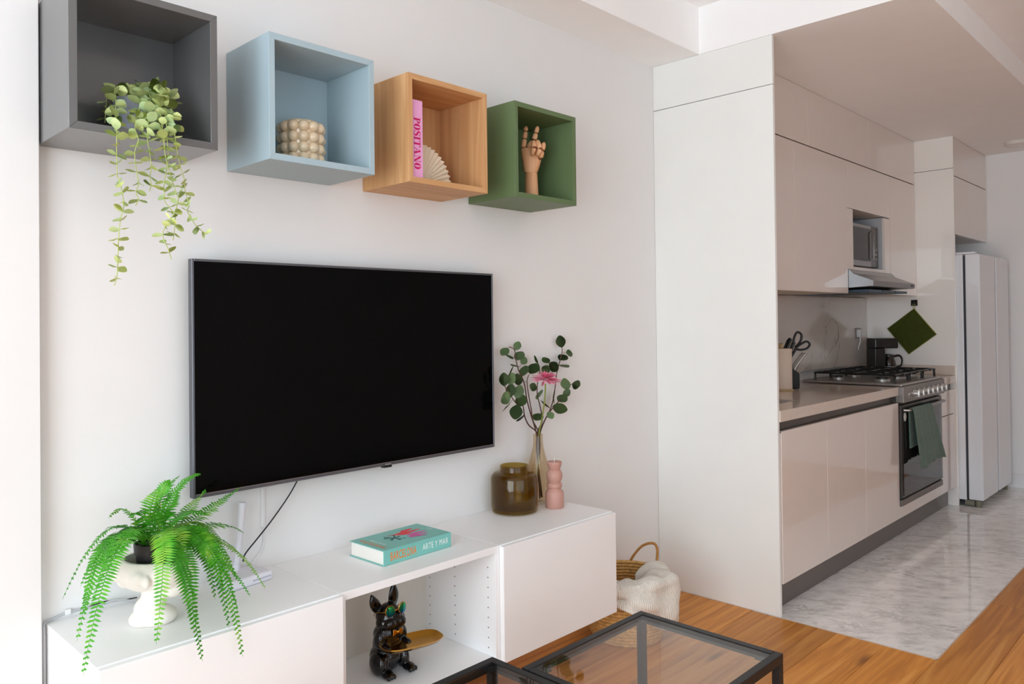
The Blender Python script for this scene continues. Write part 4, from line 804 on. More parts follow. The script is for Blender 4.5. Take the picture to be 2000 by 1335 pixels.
# ---------------------------------------------------------------- eucalyptus branches and flower
BRANCHES = [
 [(1.481,-0.065,0.874),(1.450,-0.062,0.962),(1.434,-0.059,1.015),(1.421,-0.057,1.083),(1.393,-0.054,1.135),(1.382,-0.051,1.176),(1.374,-0.050,1.217),(1.345,-0.050,1.230)],
 [(1.479,-0.065,0.874),(1.424,-0.077,0.915),(1.387,-0.089,0.957),(1.365,-0.101,0.999),(1.315,-0.113,1.014),(1.266,-0.120,1.061),(1.243,-0.120,1.088)],
 [(1.484,-0.065,0.874),(1.459,-0.068,0.928),(1.447,-0.070,0.977),(1.430,-0.073,1.033),(1.419,-0.075,1.088),(1.429,-0.075,1.114)],
 [(1.494,-0.065,0.873),(1.519,-0.064,0.922),(1.511,-0.063,0.974),(1.495,-0.062,1.027),(1.495,-0.061,1.068),(1.512,-0.060,1.123),(1.497,-0.060,1.172)],
 [(1.502,-0.065,0.872),(1.544,-0.060,0.926),(1.582,-0.056,0.967),(1.610,-0.051,1.018),(1.633,-0.046,1.101),(1.655,-0.042,1.146),(1.678,-0.040,1.196),(1.676,-0.040,1.221)],
 [(1.497,-0.065,0.872),(1.534,-0.074,0.935),(1.572,-0.083,0.977),(1.627,-0.092,1.019),(1.640,-0.100,1.054),(1.673,-0.100,1.065)],
]
LEAVES = [(0,(1.319,-0.050,1.211),0.018,0),(0,(1.391,-0.050,1.232),0.016,0),(0,(1.403,-0.050,1.191),0.021,0),(0,(1.347,-0.050,1.193),0.017,1),(0,(1.427,-0.050,1.171),0.016,0),(0,(1.375,-0.050,1.156),0.016,1),(0,(1.431,-0.050,1.130),0.021,0),(2,(1.460,-0.075,1.138),0.024,0),(3,(1.492,-0.060,1.175),0.015,1),(1,(1.283,-0.120,1.139),0.020,1),(1,(1.242,-0.120,1.111),0.020,0),(1,(1.281,-0.120,1.111),0.020,0),(2,(1.363,-0.075,1.101),0.023,0),(1,(1.278,-0.120,1.066),0.020,0),(1,(1.322,-0.120,1.058),0.021,0),(1,(1.250,-0.120,1.040),0.024,1),(1,(1.336,-0.120,1.023),0.022,0),(1,(1.251,-0.120,1.004),0.020,1),(1,(1.307,-0.120,0.980),0.025,0),(1,(1.334,-0.120,0.953),0.021,0),(3,(1.498,-0.060,0.941),0.021,0),(4,(1.574,-0.040,1.168),0.017,1),(4,(1.571,-0.040,1.129),0.019,0),(4,(1.622,-0.040,1.137),0.022,0),(4,(1.683,-0.040,1.172),0.022,0),(4,(1.725,-0.040,1.190),0.017,0),(4,(1.670,-0.040,1.243),0.021,0),(4,(1.693,-0.040,1.135),0.021,1),(5,(1.629,-0.100,1.067),0.022,0),(5,(1.696,-0.100,1.060),0.021,0),(5,(1.634,-0.100,1.029),0.015,0),(5,(1.606,-0.100,1.010),0.022,0),(4,(1.617,-0.040,1.006),0.029,0),(5,(1.590,-0.100,0.970),0.025,0),(5,(1.531,-0.100,0.947),0.017,0),(4,(1.568,-0.040,0.985),0.020,1),(3,(1.470,-0.060,1.063),0.017,0),(3,(1.510,-0.060,1.029),0.021,1)]
EL = leaf_mat('dark eucalyptus leaf', (58, 78, 40), (122, 148, 104), tr=0.12); BRK = M('reddish brown twig', (84, 54, 44), 0.7)
BL = ['eucalyptus branch with the highest leaves left of the pink flower', 'eucalyptus branch leaning farthest left in the glass vase', 'short middle eucalyptus branch left of the flower stem', 'thin upright eucalyptus branch just behind the flower', 'tallest eucalyptus branch, rising right of the pink flower', 'eucalyptus branch leaning farthest right in the glass vase']
elm = leaf_mesh(1.0, 0.8, 0.06, 8, 0.9); elm.materials.append(EL)
rl = random.Random(5)
for bi, br in enumerate(BRANCHES):
    og = Vector((VX, VY, ZT + 0.02))
    off = [(-0.006, 0.003), (-0.009, -0.004), (-0.002, -0.008), (0.003, 0.006), (0.009, 0.003), (0.006, -0.006)][bi]
    pts = [og + Vector((-off[0] * 2.2, -off[1] * 2.2, 0)), Vector((VX + off[0] * 0.8, VY + off[1] * 0.8, 0.80))] + [Vector((VX + off[0], VY + off[1], br[0][2]))] + [Vector(p) for p in br[1:]]
    t = thing('eucalyptus_branch', BL[bi], 'branch', og, group='eucalyptus branches in the glass vase')
    P_ = [p - og for p in smooth_path(pts, 5)]
    add('twig', T(P_, [0.0034 - 0.0018 * k / (len(P_) - 1) for k in range(len(P_))], 6), BRK, t)
    for b2, pos, r_, edge in LEAVES:
        if b2 != bi: continue
        c_ = Vector(pos) - og; nr = min((q for q in P_ if q.z > 0.22), key=lambda q: (q - c_ - Vector((0, 0, -0.012))).length)
        dr = (c_ - nr); dr = dr.normalized() if dr.length > 0.004 else Vector((0.3, -0.2, 0.9)).normalized()
        view = -CF + Vector((rl.uniform(-0.5, 0.5), rl.uniform(-0.5, 0.5), rl.uniform(-0.3, 0.6)))
        nrm = view.normalized()
        nrm = (nrm - dr * nrm.dot(dr)).normalized(); side = nrm.cross(dr)
        if edge:
            nrm, side = (side * 0.96 + nrm * 0.28), (side.cross(dr)); side = nrm.cross(dr).normalized(); nrm = dr.cross(side)
        ln = r_ * 2.6; start = c_ - dr * ln * 0.5
        mt = Matrix((dr, side, nrm)).transposed().to_4x4(); mt.translation = start
        lf = add('leaf', elm, None, t); lf.matrix_local = mt @ Matrix.Scale(ln, 4)
        if (start - nr).length > 0.004: add('petiole', T([nr, (nr + start) / 2 + Vector((0, 0, -0.002)), start + dr * 0.002], 0.0008, 5), BRK, t)
og = Vector((VX, VY, ZT + 0.02))
t = thing('pink_flower', 'pink gerbera daisy on a green stem in the glass vase', 'flower', og)
P_ = [p - og for p in smooth_path([og + Vector((-0.018, 0.004, 0)), Vector((1.492, -0.070, 0.80)), Vector((1.489, -0.073, 0.872)), Vector((1.479, -0.10, 0.94)), Vector((1.463, -0.13, 1.023)), Vector((1.446, -0.15, 1.096))], 5)]
add('stem', T(P_, 0.0028, 8), M('yellow green flower stem', (132, 142, 60), 0.6), t)
fcn = Vector((1.446, -0.15, 1.101)) - og
PE = leaf_mat('pink petal', (250, 168, 200), (255, 226, 236), tr=0.2); PEI = leaf_mat('deep pink petal', (248, 130, 172), (250, 176, 204), tr=0.2)
pm = leaf_mesh(1.0, 0.22, 0.03, 4, 0.8); pm.materials.append(PE); pm2 = leaf_mesh(1.0, 0.24, 0.03, 4, 0.8); pm2.materials.append(PEI)
tilt = Euler((math.radians(10), math.radians(-6), 0)).to_matrix()
for ring, (nn, ln, el, mm, zz) in enumerate(((26, 0.064, -0.10, pm, 0.0), (24, 0.055, 0.12, pm, 0.003), (20, 0.036, 0.45, pm2, 0.005), (14, 0.022, 0.9, pm2, 0.006))):
    for k in range(nn):
        a = 2 * math.pi * (k + 0.5 * (ring % 2)) / nn + rl.uniform(-0.06, 0.06); e_ = el + rl.uniform(-0.14, 0.14)
        dr = tilt @ Vector((math.cos(a) * math.cos(e_), math.sin(a) * math.cos(e_), math.sin(e_))); up = tilt @ Vector((-math.cos(a) * math.sin(e_), -math.sin(a) * math.sin(e_), math.cos(e_))); sd = up.cross(dr)
        mt = Matrix((dr, sd, up)).transposed().to_4x4(); mt.translation = fcn + Vector((0, 0, zz)) + dr * 0.003
        o = add('petal', mm, None, t); o.matrix_local = mt @ Matrix.Scale(ln * rl.uniform(0.88, 1.05), 4)
add('calyx', L([(0, -0.012), (0.004, -0.01), (0.009, -0.003), (0.01, 0.001), (0, 0.004)], 14, tuple(fcn)), MATS['yellow green flower stem'], t)
# ================================================================== bust planter
PO = Vector((-0.0735, -0.207, ZT + 0.0005)); PA = math.radians(-45.9)
t = thing('bust_planter', 'white ceramic planter shaped like a classical bust without eyes', 'planter', PO, PA)
BIS = M('white bisque ceramic', (240, 234, 226), 0.55, var=0.01)
bm = nb()   # local +x is the way the face looks, +z up
ell(bm, (-0.035, 0.0, 0.012), (0.038, 0.05, 0.022)); ell(bm, (-0.01, 0, 0.016), (0.05, 0.048, 0.026)); ell(bm, (-0.03, 0.0, 0.035), (0.032, 0.038, 0.03))
ell(bm, (-0.016, 0, 0.06), (0.03, 0.032, 0.05), (0, 0.25, 0)); ell(bm, (-0.008, 0, 0.085), (0.034, 0.036, 0.04))
ell(bm, (-0.03, 0, 0.135), (0.074, 0.068, 0.058)); ell(bm, (0.018, 0, 0.13), (0.056, 0.060, 0.056)); ell(bm, (0.03, 0, 0.095), (0.042, 0.036, 0.034)); ell(bm, (0.058, 0, 0.088), (0.018, 0.018, 0.014))
ell(bm, (-0.088, 0, 0.128), (0.022, 0.03, 0.026)); ell(bm, (-0.078, 0.0, 0.105), (0.026, 0.03, 0.02))
ell(bm, (0.072, 0, 0.132), (0.014, 0.009, 0.022), (0, -0.35, 0)); ell(bm, (0.078, 0, 0.122), (0.012, 0.010, 0.009)); ell(bm, (0.064, 0, 0.107), (0.014, 0.018, 0.006)); ell(bm, (0.062, 0, 0.099), (0.013, 0.015, 0.006))
ell(bm, (0.056, 0, 0.16), (0.018, 0.04, 0.012)); 
for sgn in (-1, 1):
    ell(bm, (-0.004, sgn * 0.066, 0.118), (0.011, 0.006, 0.016)); ell(bm, (0.045, sgn * 0.026, 0.122), (0.018, 0.014, 0.014))
    for k in range(5): ell(bm, (-0.09 + k * 0.017, sgn * (0.034 + 0.007 * k), 0.128 + 0.003 * (k % 2)), (0.017, 0.014, 0.018))
me = blob(bm, 0.0032, 5)
bm = nb(); bm.from_mesh(me)
for z, outer, nrm in ((0.0, False, (0, 0, 1)), (0.158, True, (0.06, 0, 1))):
    bmesh.ops.bisect_plane(bm, geom=list(bm.verts) + list(bm.edges) + list(bm.faces), plane_co=(0, 0, z), plane_no=nrm, clear_outer=outer, clear_inner=not outer)
ed = [e for e in bm.edges if e.is_boundary and e.verts[0].co.z > 0.08]
vs_ = set(v for e in ed for v in e.verts); ctr = sum((v.co for v in vs_), Vector()) / len(vs_)
r1 = bmesh.ops.extrude_edge_only(bm, edges=ed); v1 = [g for g in r1['geom'] if isinstance(g, bmesh.types.BMVert)]
for v in v1: v.co = ctr + (v.co - ctr) * 0.88
e1 = [g for g in r1['geom'] if isinstance(g, bmesh.types.BMEdge)]
r2 = bmesh.ops.extrude_edge_only(bm, edges=e1); v2 = [g for g in r2['geom'] if isinstance(g, bmesh.types.BMVert)]
for v in v2: v.co = ctr + (v.co - ctr) * 0.92 + Vector((0, 0, -0.06))
e2 = [g for g in r2['geom'] if isinstance(g, bmesh.types.BMEdge)]
bmesh.ops.contextual_create(bm, geom=e2); 
eb = [e for e in bm.edges if e.is_boundary]
if eb: bmesh.ops.contextual_create(bm, geom=eb)
bmesh.ops.recalc_face_normals(bm, faces=list(bm.faces))
add('bust', fin(bm, smooth=60), BIS, t)
# ================================================================== fern in its black pot
t = thing('boston_fern', 'bright green fern in a black pot spilling from the bust planter', 'plant', PO + PA * Vector((0, 0, 0)) + Vector((-0.012, 0.012, 0.118)))
FO = PO + Vector((-0.012, 0.012, 0.118))
add('pot', L([(0, 0), (0.032, 0), (0.034, 0.003), (0.039, 0.055), (0.0425, 0.056), (0.044, 0.08), (0.0415, 0.081), (0.0395, 0.072), (0, 0.07)], 32), M('black nursery pot', (30, 29, 32), 0.45), t)
add('soil', L([(0, 0.0715), (0.039, 0.073), (0.02, 0.079), (0, 0.08)], 20), M('dark soil', (34, 30, 20), 0.95, bump=0.6, bscale=90), t)
FRONDS = [((-0.186,-0.200,0.901),(-0.290,-0.200,0.703)),((-0.215,-0.270,0.900),(-0.290,-0.300,0.634)),((-0.219,-0.330,0.899),(-0.310,-0.405,0.598)),((-0.221,-0.220,0.857),(-0.256,-0.240,0.668)),((-0.128,-0.400,0.905),(-0.158,-0.400,0.615)),((-0.119,-0.420,0.872),(-0.071,-0.440,0.562)),((-0.001,-0.360,0.863),(0.036,-0.420,0.532)),((-0.018,-0.340,0.875),(0.013,-0.400,0.602)),((0.077,-0.250,0.803),(0.192,-0.240,0.614)),((0.063,-0.220,0.761),(0.143,-0.250,0.608)),((-0.041,-0.120,0.897),(0.021,-0.100,0.925)),((-0.022,-0.140,0.896),(0.048,-0.150,0.934)),((-0.047,-0.200,0.922),(0.026,-0.220,0.947)),((0.039,-0.120,0.842),(0.085,-0.120,0.881)),((0.072,-0.140,0.826),(0.175,-0.140,0.878)),((0.110,-0.120,0.802),(0.191,-0.120,0.743)),((0.104,-0.100,0.771),(0.182,-0.100,0.689)),((-0.074,-0.140,0.892),(-0.030,-0.120,0.911)),((-0.127,-0.150,0.896),(-0.163,-0.120,0.851)),((-0.051,-0.300,0.862),(-0.091,-0.360,0.772)),((-0.046,-0.100,0.841),(-0.090,-0.080,0.820)),((-0.007,-0.300,0.816),(-0.003,-0.360,0.665)),((-0.151,-0.280,0.890),(-0.231,-0.300,0.769)),((-0.064,-0.360,0.838),(-0.067,-0.385,0.613)),((0.018,-0.200,0.846),(0.076,-0.220,0.704)),((-0.047,-0.200,0.877),(-0.116,-0.280,0.883)),((0.054,-0.180,0.856),(0.121,-0.200,0.662)),
 ((-0.06,-0.16,0.90),(-0.03,-0.17,0.93)),((-0.03,-0.22,0.87),(0.02,-0.27,0.85)),((-0.10,-0.17,0.88),(-0.14,-0.2,0.86)),((0.0,-0.17,0.86),(0.06,-0.18,0.83)),((-0.16,-0.24,0.90),(-0.25,-0.27,0.70)),((0.02,-0.28,0.85),(0.055,-0.36,0.62)),((-0.20,-0.25,0.88),(-0.27,-0.26,0.74)),((-0.01,-0.30,0.86),(0.03,-0.36,0.70)),((0.03,-0.24,0.84),(0.09,-0.29,0.67))]
def frond_mat():
    mt = bpy.data.materials.new('fern leaflet'); mt.use_nodes = True; nt = mt.node_tree; b = nt.nodes['Principled BSDF']; b.inputs['Roughness'].default_value = 0.45; b.inputs['Specular IOR Level'].default_value = 0.35
    oi = nt.nodes.new('ShaderNodeObjectInfo'); nz = nt.nodes.new('ShaderNodeTexNoise'); nz.inputs['Scale'].default_value = 25; tc = nt.nodes.new('ShaderNodeTexCoord'); nt.links.new(tc.outputs['Object'], nz.inputs['Vector'])
    ad = nt.nodes.new('ShaderNodeMath'); ad.operation = 'MULTIPLY_ADD'; ad.inputs[1].default_value = 0.9; ad.inputs[2].default_value = -0.2; nt.links.new(nz.outputs['Fac'], ad.inputs[0])
    a2 = nt.nodes.new('ShaderNodeMath'); a2.operation = 'MULTIPLY_ADD'; a2.inputs[1].default_value = 0.45; nt.links.new(oi.outputs['Random'], a2.inputs[0]); nt.links.new(ad.outputs[0], a2.inputs[2])
    r = nt.nodes.new('ShaderNodeValToRGB'); r.color_ramp.elements[0].color = s2l((40, 118, 20)) + (1,); r.color_ramp.elements[1].color = s2l((182, 218, 78)) + (1,); x = r.color_ramp.elements.new(0.5); x.color = s2l((74, 164, 32)) + (1,)
    nt.links.new(a2.outputs[0], r.inputs['Fac']); nt.links.new(r.outputs['Color'], b.inputs['Base Color'])
    tl = nt.nodes.new('ShaderNodeBsdfTranslucent'); nt.links.new(r.outputs['Color'], tl.inputs['Color']); mx = nt.nodes.new('ShaderNodeMixShader'); mx.inputs[0].default_value = 0.2
    nt.links.new(b.outputs[0], mx.inputs[1]); nt.links.new(tl.outputs[0], mx.inputs[2]); nt.links.new(mx.outputs[0], nt.nodes['Material Output'].inputs['Surface'])
    return mt
FM = frond_mat(); RM = M('fern rachis', (44, 84, 30), 0.6)
rl = random.Random(21)
for fi, (ct, tip) in enumerate(FRONDS):
    a0 = math.atan2(ct[1] - FO.y, ct[0] - FO.x); base = FO + Vector((0.022 * math.cos(a0), 0.022 * math.sin(a0), 0.076)); c1 = Vector(ct); tp = Vector(tip)
    c1 = c1 + (c1 - (base + tp) * 0.5) * 0.25
    N = 40; P_ = []
    for k in range(N + 1):
        u = k / N; P_.append((base * (1 - u) ** 2 + c1 * 2 * u * (1 - u) + tp * u * u) - FO)
    bm = nb(); tube(bm, P_, [0.0013 - 0.0009 * k / N for k in range(N + 1)], 4)
    ln = sum((b_ - a).length for a, b_ in zip(P_, P_[1:])); npair = max(14, int(ln / 0.0078)); tw = rl.uniform(-0.35, 0.35)
    for k in range(npair):
        u = 0.08 + 0.92 * k / npair; f = u * N; i_ = min(int(f), N - 1); p = P_[i_].lerp(P_[i_ + 1], f - i_); td = (P_[i_ + 1] - P_[i_]).normalized()
        up = Vector((0, 0, 1)); out = Vector((tp.x - base.x, tp.y - base.y, 0)); 
        up = (up + out.normalized() * (0.9 * u)) if out.length > 1e-4 else up
        sd = td.cross(up).normalized(); nm = sd.cross(td)
        sd = sd * math.cos(tw) + nm * math.sin(tw); nm = sd.cross(td)
        L_ = 0.031 * min(1.0, 0.35 + u * 3.0) * (1 - (max(0, (u - 0.45)) / 0.55) ** 1.3 * 0.82) * (0.8 + min(ln, 0.3)) * rl.uniform(0.9, 1.1)
        wv = 0.0027
        for s_ in (-1, 1):
            d = (sd * s_ + td * 0.28 + nm * rl.uniform(-0.12, 0.12)).normalized(); q = p + td * (0.0012 * s_)
            bq = td * wv; drp = nm * (-0.12 * L_)
            v = [bm.verts.new(q - bq * 0.7), bm.verts.new(q + d * L_ * 0.55 - bq + nm * 0.0008), bm.verts.new(q + d * L_ + drp), bm.verts.new(q + d * L_ * 0.55 + bq + nm * 0.0008), bm.verts.new(q + bq * 0.7)]
            bm.faces.new(v if s_ > 0 else v[::-1])
    o = add('frond', fin(bm, smooth=60), FM, t)
# ================================================================== dog figurine
DO = Vector((0.642, -0.178, ZBt + 0.0195))
t = thing('dog_figurine', 'glossy black bulldog figurine in sunglasses holding a gold tray', 'figurine', DO)
DB = M('glossy black resin', (7, 7, 9), 0.13, spec=0.5, coat=0.3, var=0.1); GD = M('polished gold', (214, 158, 62), 0.16, metal=1.0, var=0.04)
bm = nb()
ell(bm, (0, 0.005, 0.048), (0.055, 0.05, 0.05)); ell(bm, (0, 0.0, 0.088), (0.048, 0.043, 0.055)); ell(bm, (0, -0.008, 0.125), (0.052, 0.042, 0.036)); ell(bm, (0, -0.004, 0.15), (0.038, 0.034, 0.028))
ell(bm, (0, -0.012, 0.178), (0.045, 0.04, 0.034)); ell(bm, (0, -0.008, 0.195), (0.033, 0.029, 0.022)); 
for s_ in (-1, 1):
    ell(bm, (s_ * 0.019, -0.044, 0.163), (0.021, 0.016, 0.018)); ell(bm, (s_ * 0.030, -0.02, 0.164), (0.022, 0.024, 0.022))
    ell(bm, (s_ * 0.046, -0.012, 0.038), (0.02, 0.036, 0.036)); ell(bm, (s_ * 0.044, -0.018, 0.112), (0.016, 0.02, 0.03)); ell(bm, (s_ * 0.04, -0.042, 0.094), (0.013, 0.03, 0.012))
ell(bm, (0, -0.05, 0.170), (0.009, 0.007, 0.006)); ell(bm, (0, -0.045, 0.156), (0.012, 0.009, 0.007))
for fx in (-0.034, 0.05):
    ell(bm, (fx, -0.046, 0.012), (0.019, 0.026, 0.013))
    for q in (-0.011, 0, 0.011): ell(bm, (fx + q, -0.066, 0.009), (0.006, 0.009, 0.008), seg=12)
    ell(bm, (fx * 0.9, -0.03, 0.035), (0.014, 0.016, 0.035))
# ears: left rounder and tilted, right upright and pointed
for cx, rt, hgt in ((-0.036, -0.40, 0.052), (0.024, 0.05, 0.068)):
    for k in range(16):
        u = k / 15; rr = 0.020 * math.sin(math.pi * (0.16 + 0.80 * u)) ** 0.8 + 0.0015
        ell(bm, (cx + math.sin(rt) * hgt * u, 0.002 - 0.004 * math.sin(u * 3), 0.198 + math.cos(rt) * hgt * u), (rr, 0.0065, 0.009), seg=12)
me = blob(bm, 0.0026, 3); bm = nb(); bm.from_mesh(me); bmesh.ops.bisect_plane(bm, geom=list(bm.verts) + list(bm.edges) + list(bm.faces), plane_co=(0, 0, 0.0005), plane_no=(0, 0, 1), clear_inner=True)
eb = [e for e in bm.edges if e.is_boundary]
if eb: bmesh.ops.contextual_create(bm, geom=eb)
add('body', fin(bm, smooth=70), DB, t)
# sunglasses
g_ = add('sunglasses', T(smooth_path([(-0.008, -0.052, 0.203), (0, -0.054, 0.207), (0.008, -0.052, 0.203)], 4), 0.0018, 8), GD, t)
for s_ in (-1, 1):
    cx = s_ * 0.0235; ringp = [(cx + 0.016 * math.cos(a), -0.049 + 0.004 * s_ * math.cos(a) * 0.6, 0.205 + 0.017 * math.sin(a)) for a in [2 * math.pi * k / 24 for k in range(24)]]
    add('rim', T(ringp, 0.0016, 6, closed=True), GD, g_)
    add('temple', T([(cx + s_ * 0.016, -0.047, 0.206), (s_ * 0.044, -0.03, 0.202), (s_ * 0.046, 0.0, 0.196), (s_ * 0.044, 0.008, 0.182)], 0.0013, 6), GD, g_)
    ln_ = L([(0, -0.002), (0.008, -0.0014), (0.0148, 0.0), (0.0148, 0.001), (0, 0.0008)], 24); 
    if 'mirror lens' not in MATS:
        mt = M('mirror lens', (0, 120, 90), 0.08, metal=0.85, var=0.0); nt = mt.node_tree; b = nt.nodes['Principled BSDF']; tc = nt.nodes.new('ShaderNodeTexCoord'); sx = nt.nodes.new('ShaderNodeSeparateXYZ'); nt.links.new(tc.outputs['Object'], sx.inputs[0])
        mr = nt.nodes.new('ShaderNodeMapRange'); mr.inputs[1].default_value = -0.015; mr.inputs[2].default_value = 0.015; nt.links.new(sx.outputs['Y'], mr.inputs[0]); r = nt.nodes.new('ShaderNodeValToRGB'); r.color_ramp.elements[0].color = s2l((18, 60, 130)) + (1,); r.color_ramp.elements[1].color = s2l((60, 170, 60)) + (1,); x = r.color_ramp.elements.new(0.45); x.color = s2l((10, 130, 130)) + (1,)
        nt.links.new(mr.outputs[0], r.inputs['Fac']); nt.links.new(r.outputs['Color'], b.inputs['Base Color'])
    o = add('lens', ln_, MATS['mirror lens'], g_); o.matrix_local = Matrix.Translation((cx, -0.0525, 0.205)) @ Euler((0, 0, s_ * 0.2)).to_matrix().to_4x4() @ Euler((math.pi / 2, 0, 0)).to_matrix().to_4x4() @ Matrix.Diagonal((1, 1.08, -1, 1))
# bow tie
bm = nb(); prism(bm, [(0, 0.003), (0.018, 0.010), (0.018, -0.010), (0, -0.003), (-0.018, -0.010), (-0.018, 0.010)], 0.006, lambda u, v, w_: (u, -0.052 - w_, 0.138 + v)); bmesh.ops.recalc_face_normals(bm, faces=list(bm.faces))
bw = add('bow_tie', fin(bm, 0.0012), GD, t); add('knot', fin(ell(nb(), (0, -0.058, 0.138), (0.005, 0.004, 0.005), seg=12), smooth=180), GD, bw)
# tray: rounded dish
def oval(a, rx, ry, p=3.2):
    c_, s_ = math.cos(a), math.sin(a); return (math.copysign(abs(c_) ** (2 / p), c_) * rx, math.copysign(abs(s_) ** (2 / p), s_) * ry)
bm = nb(); rings = []
for rx, ry, z in ((0.0, 0.0, 0.002), (0.07, 0.026, 0.002), (0.088, 0.04, 0.004), (0.099, 0.050, 0.013), (0.102, 0.053, 0.0145), (0.103, 0.054, 0.013), (0.092, 0.043, 0.0), (0.07, 0.026, -0.002), (0, 0, -0.002)):
    rings.append([bm.verts.new((0, 0, z))] if rx == 0 else [bm.verts.new(oval(2 * math.pi * k / 40, rx, ry) + (z,)) for k in range(40)])
for A, Bq in zip(rings, rings[1:]):
    for k in range(40):
        j = (k + 1) % 40
        if len(A) == 1: bm.faces.new((A[0], Bq[k], Bq[j]))
        elif len(Bq) == 1: bm.faces.new((A[k], A[j], Bq[0]))
        else: bm.faces.new((A[k], A[j], Bq[j], Bq[k]))
bmesh.ops.recalc_face_normals(bm, faces=list(bm.faces)); o = add('tray', fin(bm, smooth=50), GD, t); o.location = (0.036, -0.079, 0.094); o.rotation_euler = (0, 0, math.radians(-12))
# ================================================================== basket and throw
BO = Vector((1.85, -0.235, 0.0))
t = thing('seagrass_basket', 'round woven seagrass basket on the floor by the wall', 'basket', BO)
SG = M('woven seagrass', (206, 160, 98), 0.85, spec=0.15, var=0.22, scale=70, bump=0.5, bscale=120)
bprof = [(0.138, 0.004), (0.152, 0.03), (0.165, 0.07), (0.173, 0.11), (0.176, 0.15), (0.174, 0.19), (0.17, 0.225), (0.168, 0.255)]
NC = 18
def brad(z):
    for (ra, za), (rb, zb_) in zip(bprof, bprof[1:]):
        if z <= zb_: return ra + (rb - ra) * max(0, (z - za)) / (zb_ - za)
    return bprof[-1][0]
for k in range(NC):     # each coil of the weave, plaited
    z = 0.009 + k * 0.0144; R_ = brad(z); pts = []; rr = []
    for q in range(72):
        a = 2 * math.pi * q / 72; pts.append((R_ * math.cos(a), R_ * math.sin(a), z)); rr.append(0.0078 * (1 + 0.13 * math.sin(a * 36 + (k % 2) * math.pi)))
    add('coil', T(pts, rr, 7, closed=True, smooth=80), SG, t)
add('bottom', L([(0, 0.001), (0.135, 0.001), (0.138, 0.006), (0, 0.009)], 40), SG, t)
add('handle', T(smooth_path([(0.145, 0.085, 0.235), (0.152, 0.078, 0.27), (0.175, 0.04, 0.325), (0.19, -0.008, 0.345), (0.182, -0.036, 0.33), (0.172, -0.042, 0.29), (0.166, -0.038, 0.235)], 6), 0.006, 8), M('dark seagrass rope', (168, 118, 62), 0.85, var=0.25, scale=90, bump=0.6, bscale=160), t)
add('handle', T(smooth_path([(0.06, -0.165, 0.235), (0.085, -0.185, 0.20), (0.11, -0.185, 0.12), (0.13, -0.17, 0.10), (0.14, -0.145, 0.14), (0.135, -0.12, 0.235)], 6), 0.005, 8), MATS['dark seagrass rope'], t)
# throw: knitted cloth heaped over the rim
THM = M('cream knitted cotton', (240, 232, 220), 0.95, spec=0.08, var=0.05, scale=40, sheen=0.3)
nt = THM.node_tree; b = nt.nodes['Principled BSDF']; tc = nt.nodes.new('ShaderNodeTexCoord'); bp = nt.nodes.new('ShaderNodeBump'); bp.inputs['Strength'].default_value = 0.8; bp.inputs['Distance'].default_value = 0.004
wv = nt.nodes.new('ShaderNodeTexWave'); wv.bands_direction = 'X'; wv.inputs['Scale'].default_value = 14; wv.inputs['Distortion'].default_value = 0.6; nt.links.new(tc.outputs['UV'], wv.inputs['Vector']); nt.links.new(wv.outputs['Fac'], bp.inputs['Height']); nt.links.new(bp.outputs['Normal'], b.inputs['Normal'])
bm = nb(); nu, nv = 64, 40; uvl = bm.loops.layers.uv.new('UVMap'); rows = []; uvs = {}
a0, a1 = math.radians(-192), math.radians(-2)
for i in range(nu + 1):
    u = i / nu; a = a0 + (a1 - a0) * u; row = []
    hang = 0.035 + 0.15 * (1 / (1 + math.exp(-(u - 0.36) * 16))) * (1 - 0.75 * max(0, (u - 0.72) / 0.28)) + 0.008 * math.sin(u * 9)
    hump = -0.008 + 0.012 * math.exp(-((u - 0.62) / 0.25) ** 2)
    for j in range(nv + 1):
        v = j / nv
        if v < 0.35:      # inside, rising to the rim
            q = v / 0.35; r_ = 0.05 + 0.105 * q; z = 0.215 + (0.272 - 0.215 + hump) * math.sin(q * math.pi / 2)
        elif v < 0.5:     # over the rim
            q = (v - 0.35) / 0.15; r_ = 0.155 + 0.042 * math.sin(q * math.pi / 2); z = 0.272 + hump - (0.03 + hump * 0.6) * (1 - math.cos(q * math.pi / 2))
        else:
            q = (v - 0.5) / 0.5; z = 0.242 + hump * 0.4 - hang * q; r_ = brad(max(z, 0.02)) + 0.024 + 0.012 * math.sin(q * 3.0)
        fold = 0.010 * math.sin(u * 26 + v * 7) + 0.007 * math.sin(u * 13 - v * 15 + 1.0) + 0.012 * noise.noise(Vector((u * 5, v * 5, 2.2)))
        r_ += fold * (0.5 + v * 0.7) + (0.006 if v > 0.4 else 0); z += fold * (1 - min(1, v * 1.6)) * 1.2
        if v > 0.36: r_ = max(r_, brad(max(min(z, 0.25), 0.02)) + 0.012)
        vv = bm.verts.new((r_ * math.cos(a), r_ * math.sin(a), z)); row.append(vv); uvs[vv] = (u * 2.2, v * 1.4)
    rows.append(row)
for A, Bq in zip(rows, rows[1:]):
    for j in range(nv): bm.faces.new((A[j], A[j + 1], Bq[j + 1], Bq[j]))
for f in bm.faces:
    for lp in f.loops: lp[uvl].uv = uvs[lp.vert]
bmesh.ops.recalc_face_normals(bm, faces=list(bm.faces))
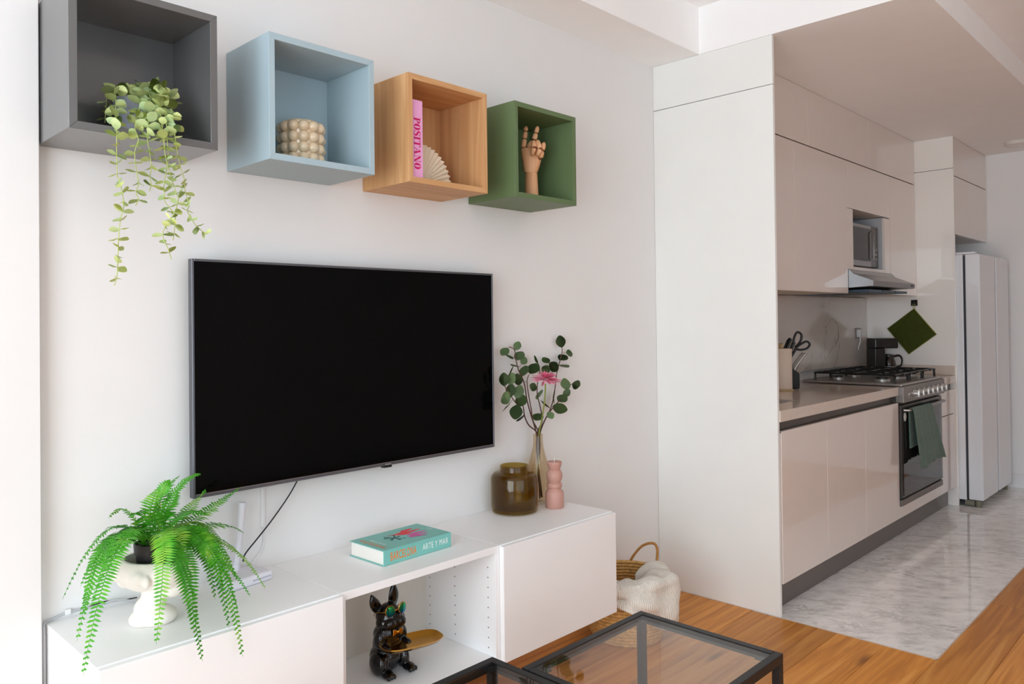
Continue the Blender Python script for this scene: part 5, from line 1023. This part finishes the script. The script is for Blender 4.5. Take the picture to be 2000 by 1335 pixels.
o = add('knitted_throw', fin(bm, smooth=80), THM); o.location = BO; s_ = o.modifiers.new('thickness', 'SOLIDIFY'); s_.thickness = 0.006; s_.offset = 1
tag(o, 'cream knitted throw draped over the rim of the basket', 'blanket')
# ================================================================== glass coffee tables
TBK = M('black powder coated steel', (30, 31, 33), 0.42, metal=0.2, var=0.04); TGL = glass_mat('clear grey table glass', (0.94, 0.95, 0.94), 0.0, 1.55)
def table(x0, x1, y0, y1, h, label):
    cx, cy = (x0 + x1) / 2, (y0 + y1) / 2
    t = thing('coffee_table', label, 'table', (cx, cy, 0), group='black framed glass tables')
    a, b_ = x1 - cx, y1 - cy; w_ = 0.022
    for sx in (-1, 1):
        for sy in (-1, 1): add('leg', B(min(sx * a, sx * (a - w_)), max(sx * a, sx * (a - w_)), min(sy * b_, sy * (b_ - w_)), max(sy * b_, sy * (b_ - w_)), 0.001, h - 0.0255, 0.001), TBK, t)
    for sy in (-1, 1): add('rail', B(-a, a, min(sy * b_, sy * (b_ - w_)), max(sy * b_, sy * (b_ - w_)), h - 0.025, h, 0.001), TBK, t)
    for sx in (-1, 1): add('rail', B(min(sx * a, sx * (a - w_)), max(sx * a, sx * (a - w_)), -b_ + w_ + 0.0003, b_ - w_ - 0.0003, h - 0.025, h, 0.001), TBK, t)
    add('glass_top', B(-a + w_ + 0.0005, a - w_ - 0.0005, -b_ + w_ + 0.0005, b_ - w_ - 0.0005, h - 0.008, h - 0.002, 0), TGL, t)
    for sx in (-1, 1):
        for sy in (-1, 1): add('corner_plate', B(min(sx * (a - w_ - 0.0005), sx * (a - w_ - 0.035)), max(sx * (a - w_ - 0.0005), sx * (a - w_ - 0.035)), min(sy * (b_ - w_ - 0.0005), sy * (b_ - w_ - 0.03)), max(sy * (b_ - w_ - 0.0005), sy * (b_ - w_ - 0.03)), h - 0.012, h - 0.0085, 0), TBK, t)
    return t
table(0.582, 1.107, -1.274, -0.825, 0.45, 'larger black framed glass coffee table in front of the basket')
table(0.05, 0.5765, -1.17, -0.724, 0.45, 'black framed glass coffee table cut off at the bottom edge')
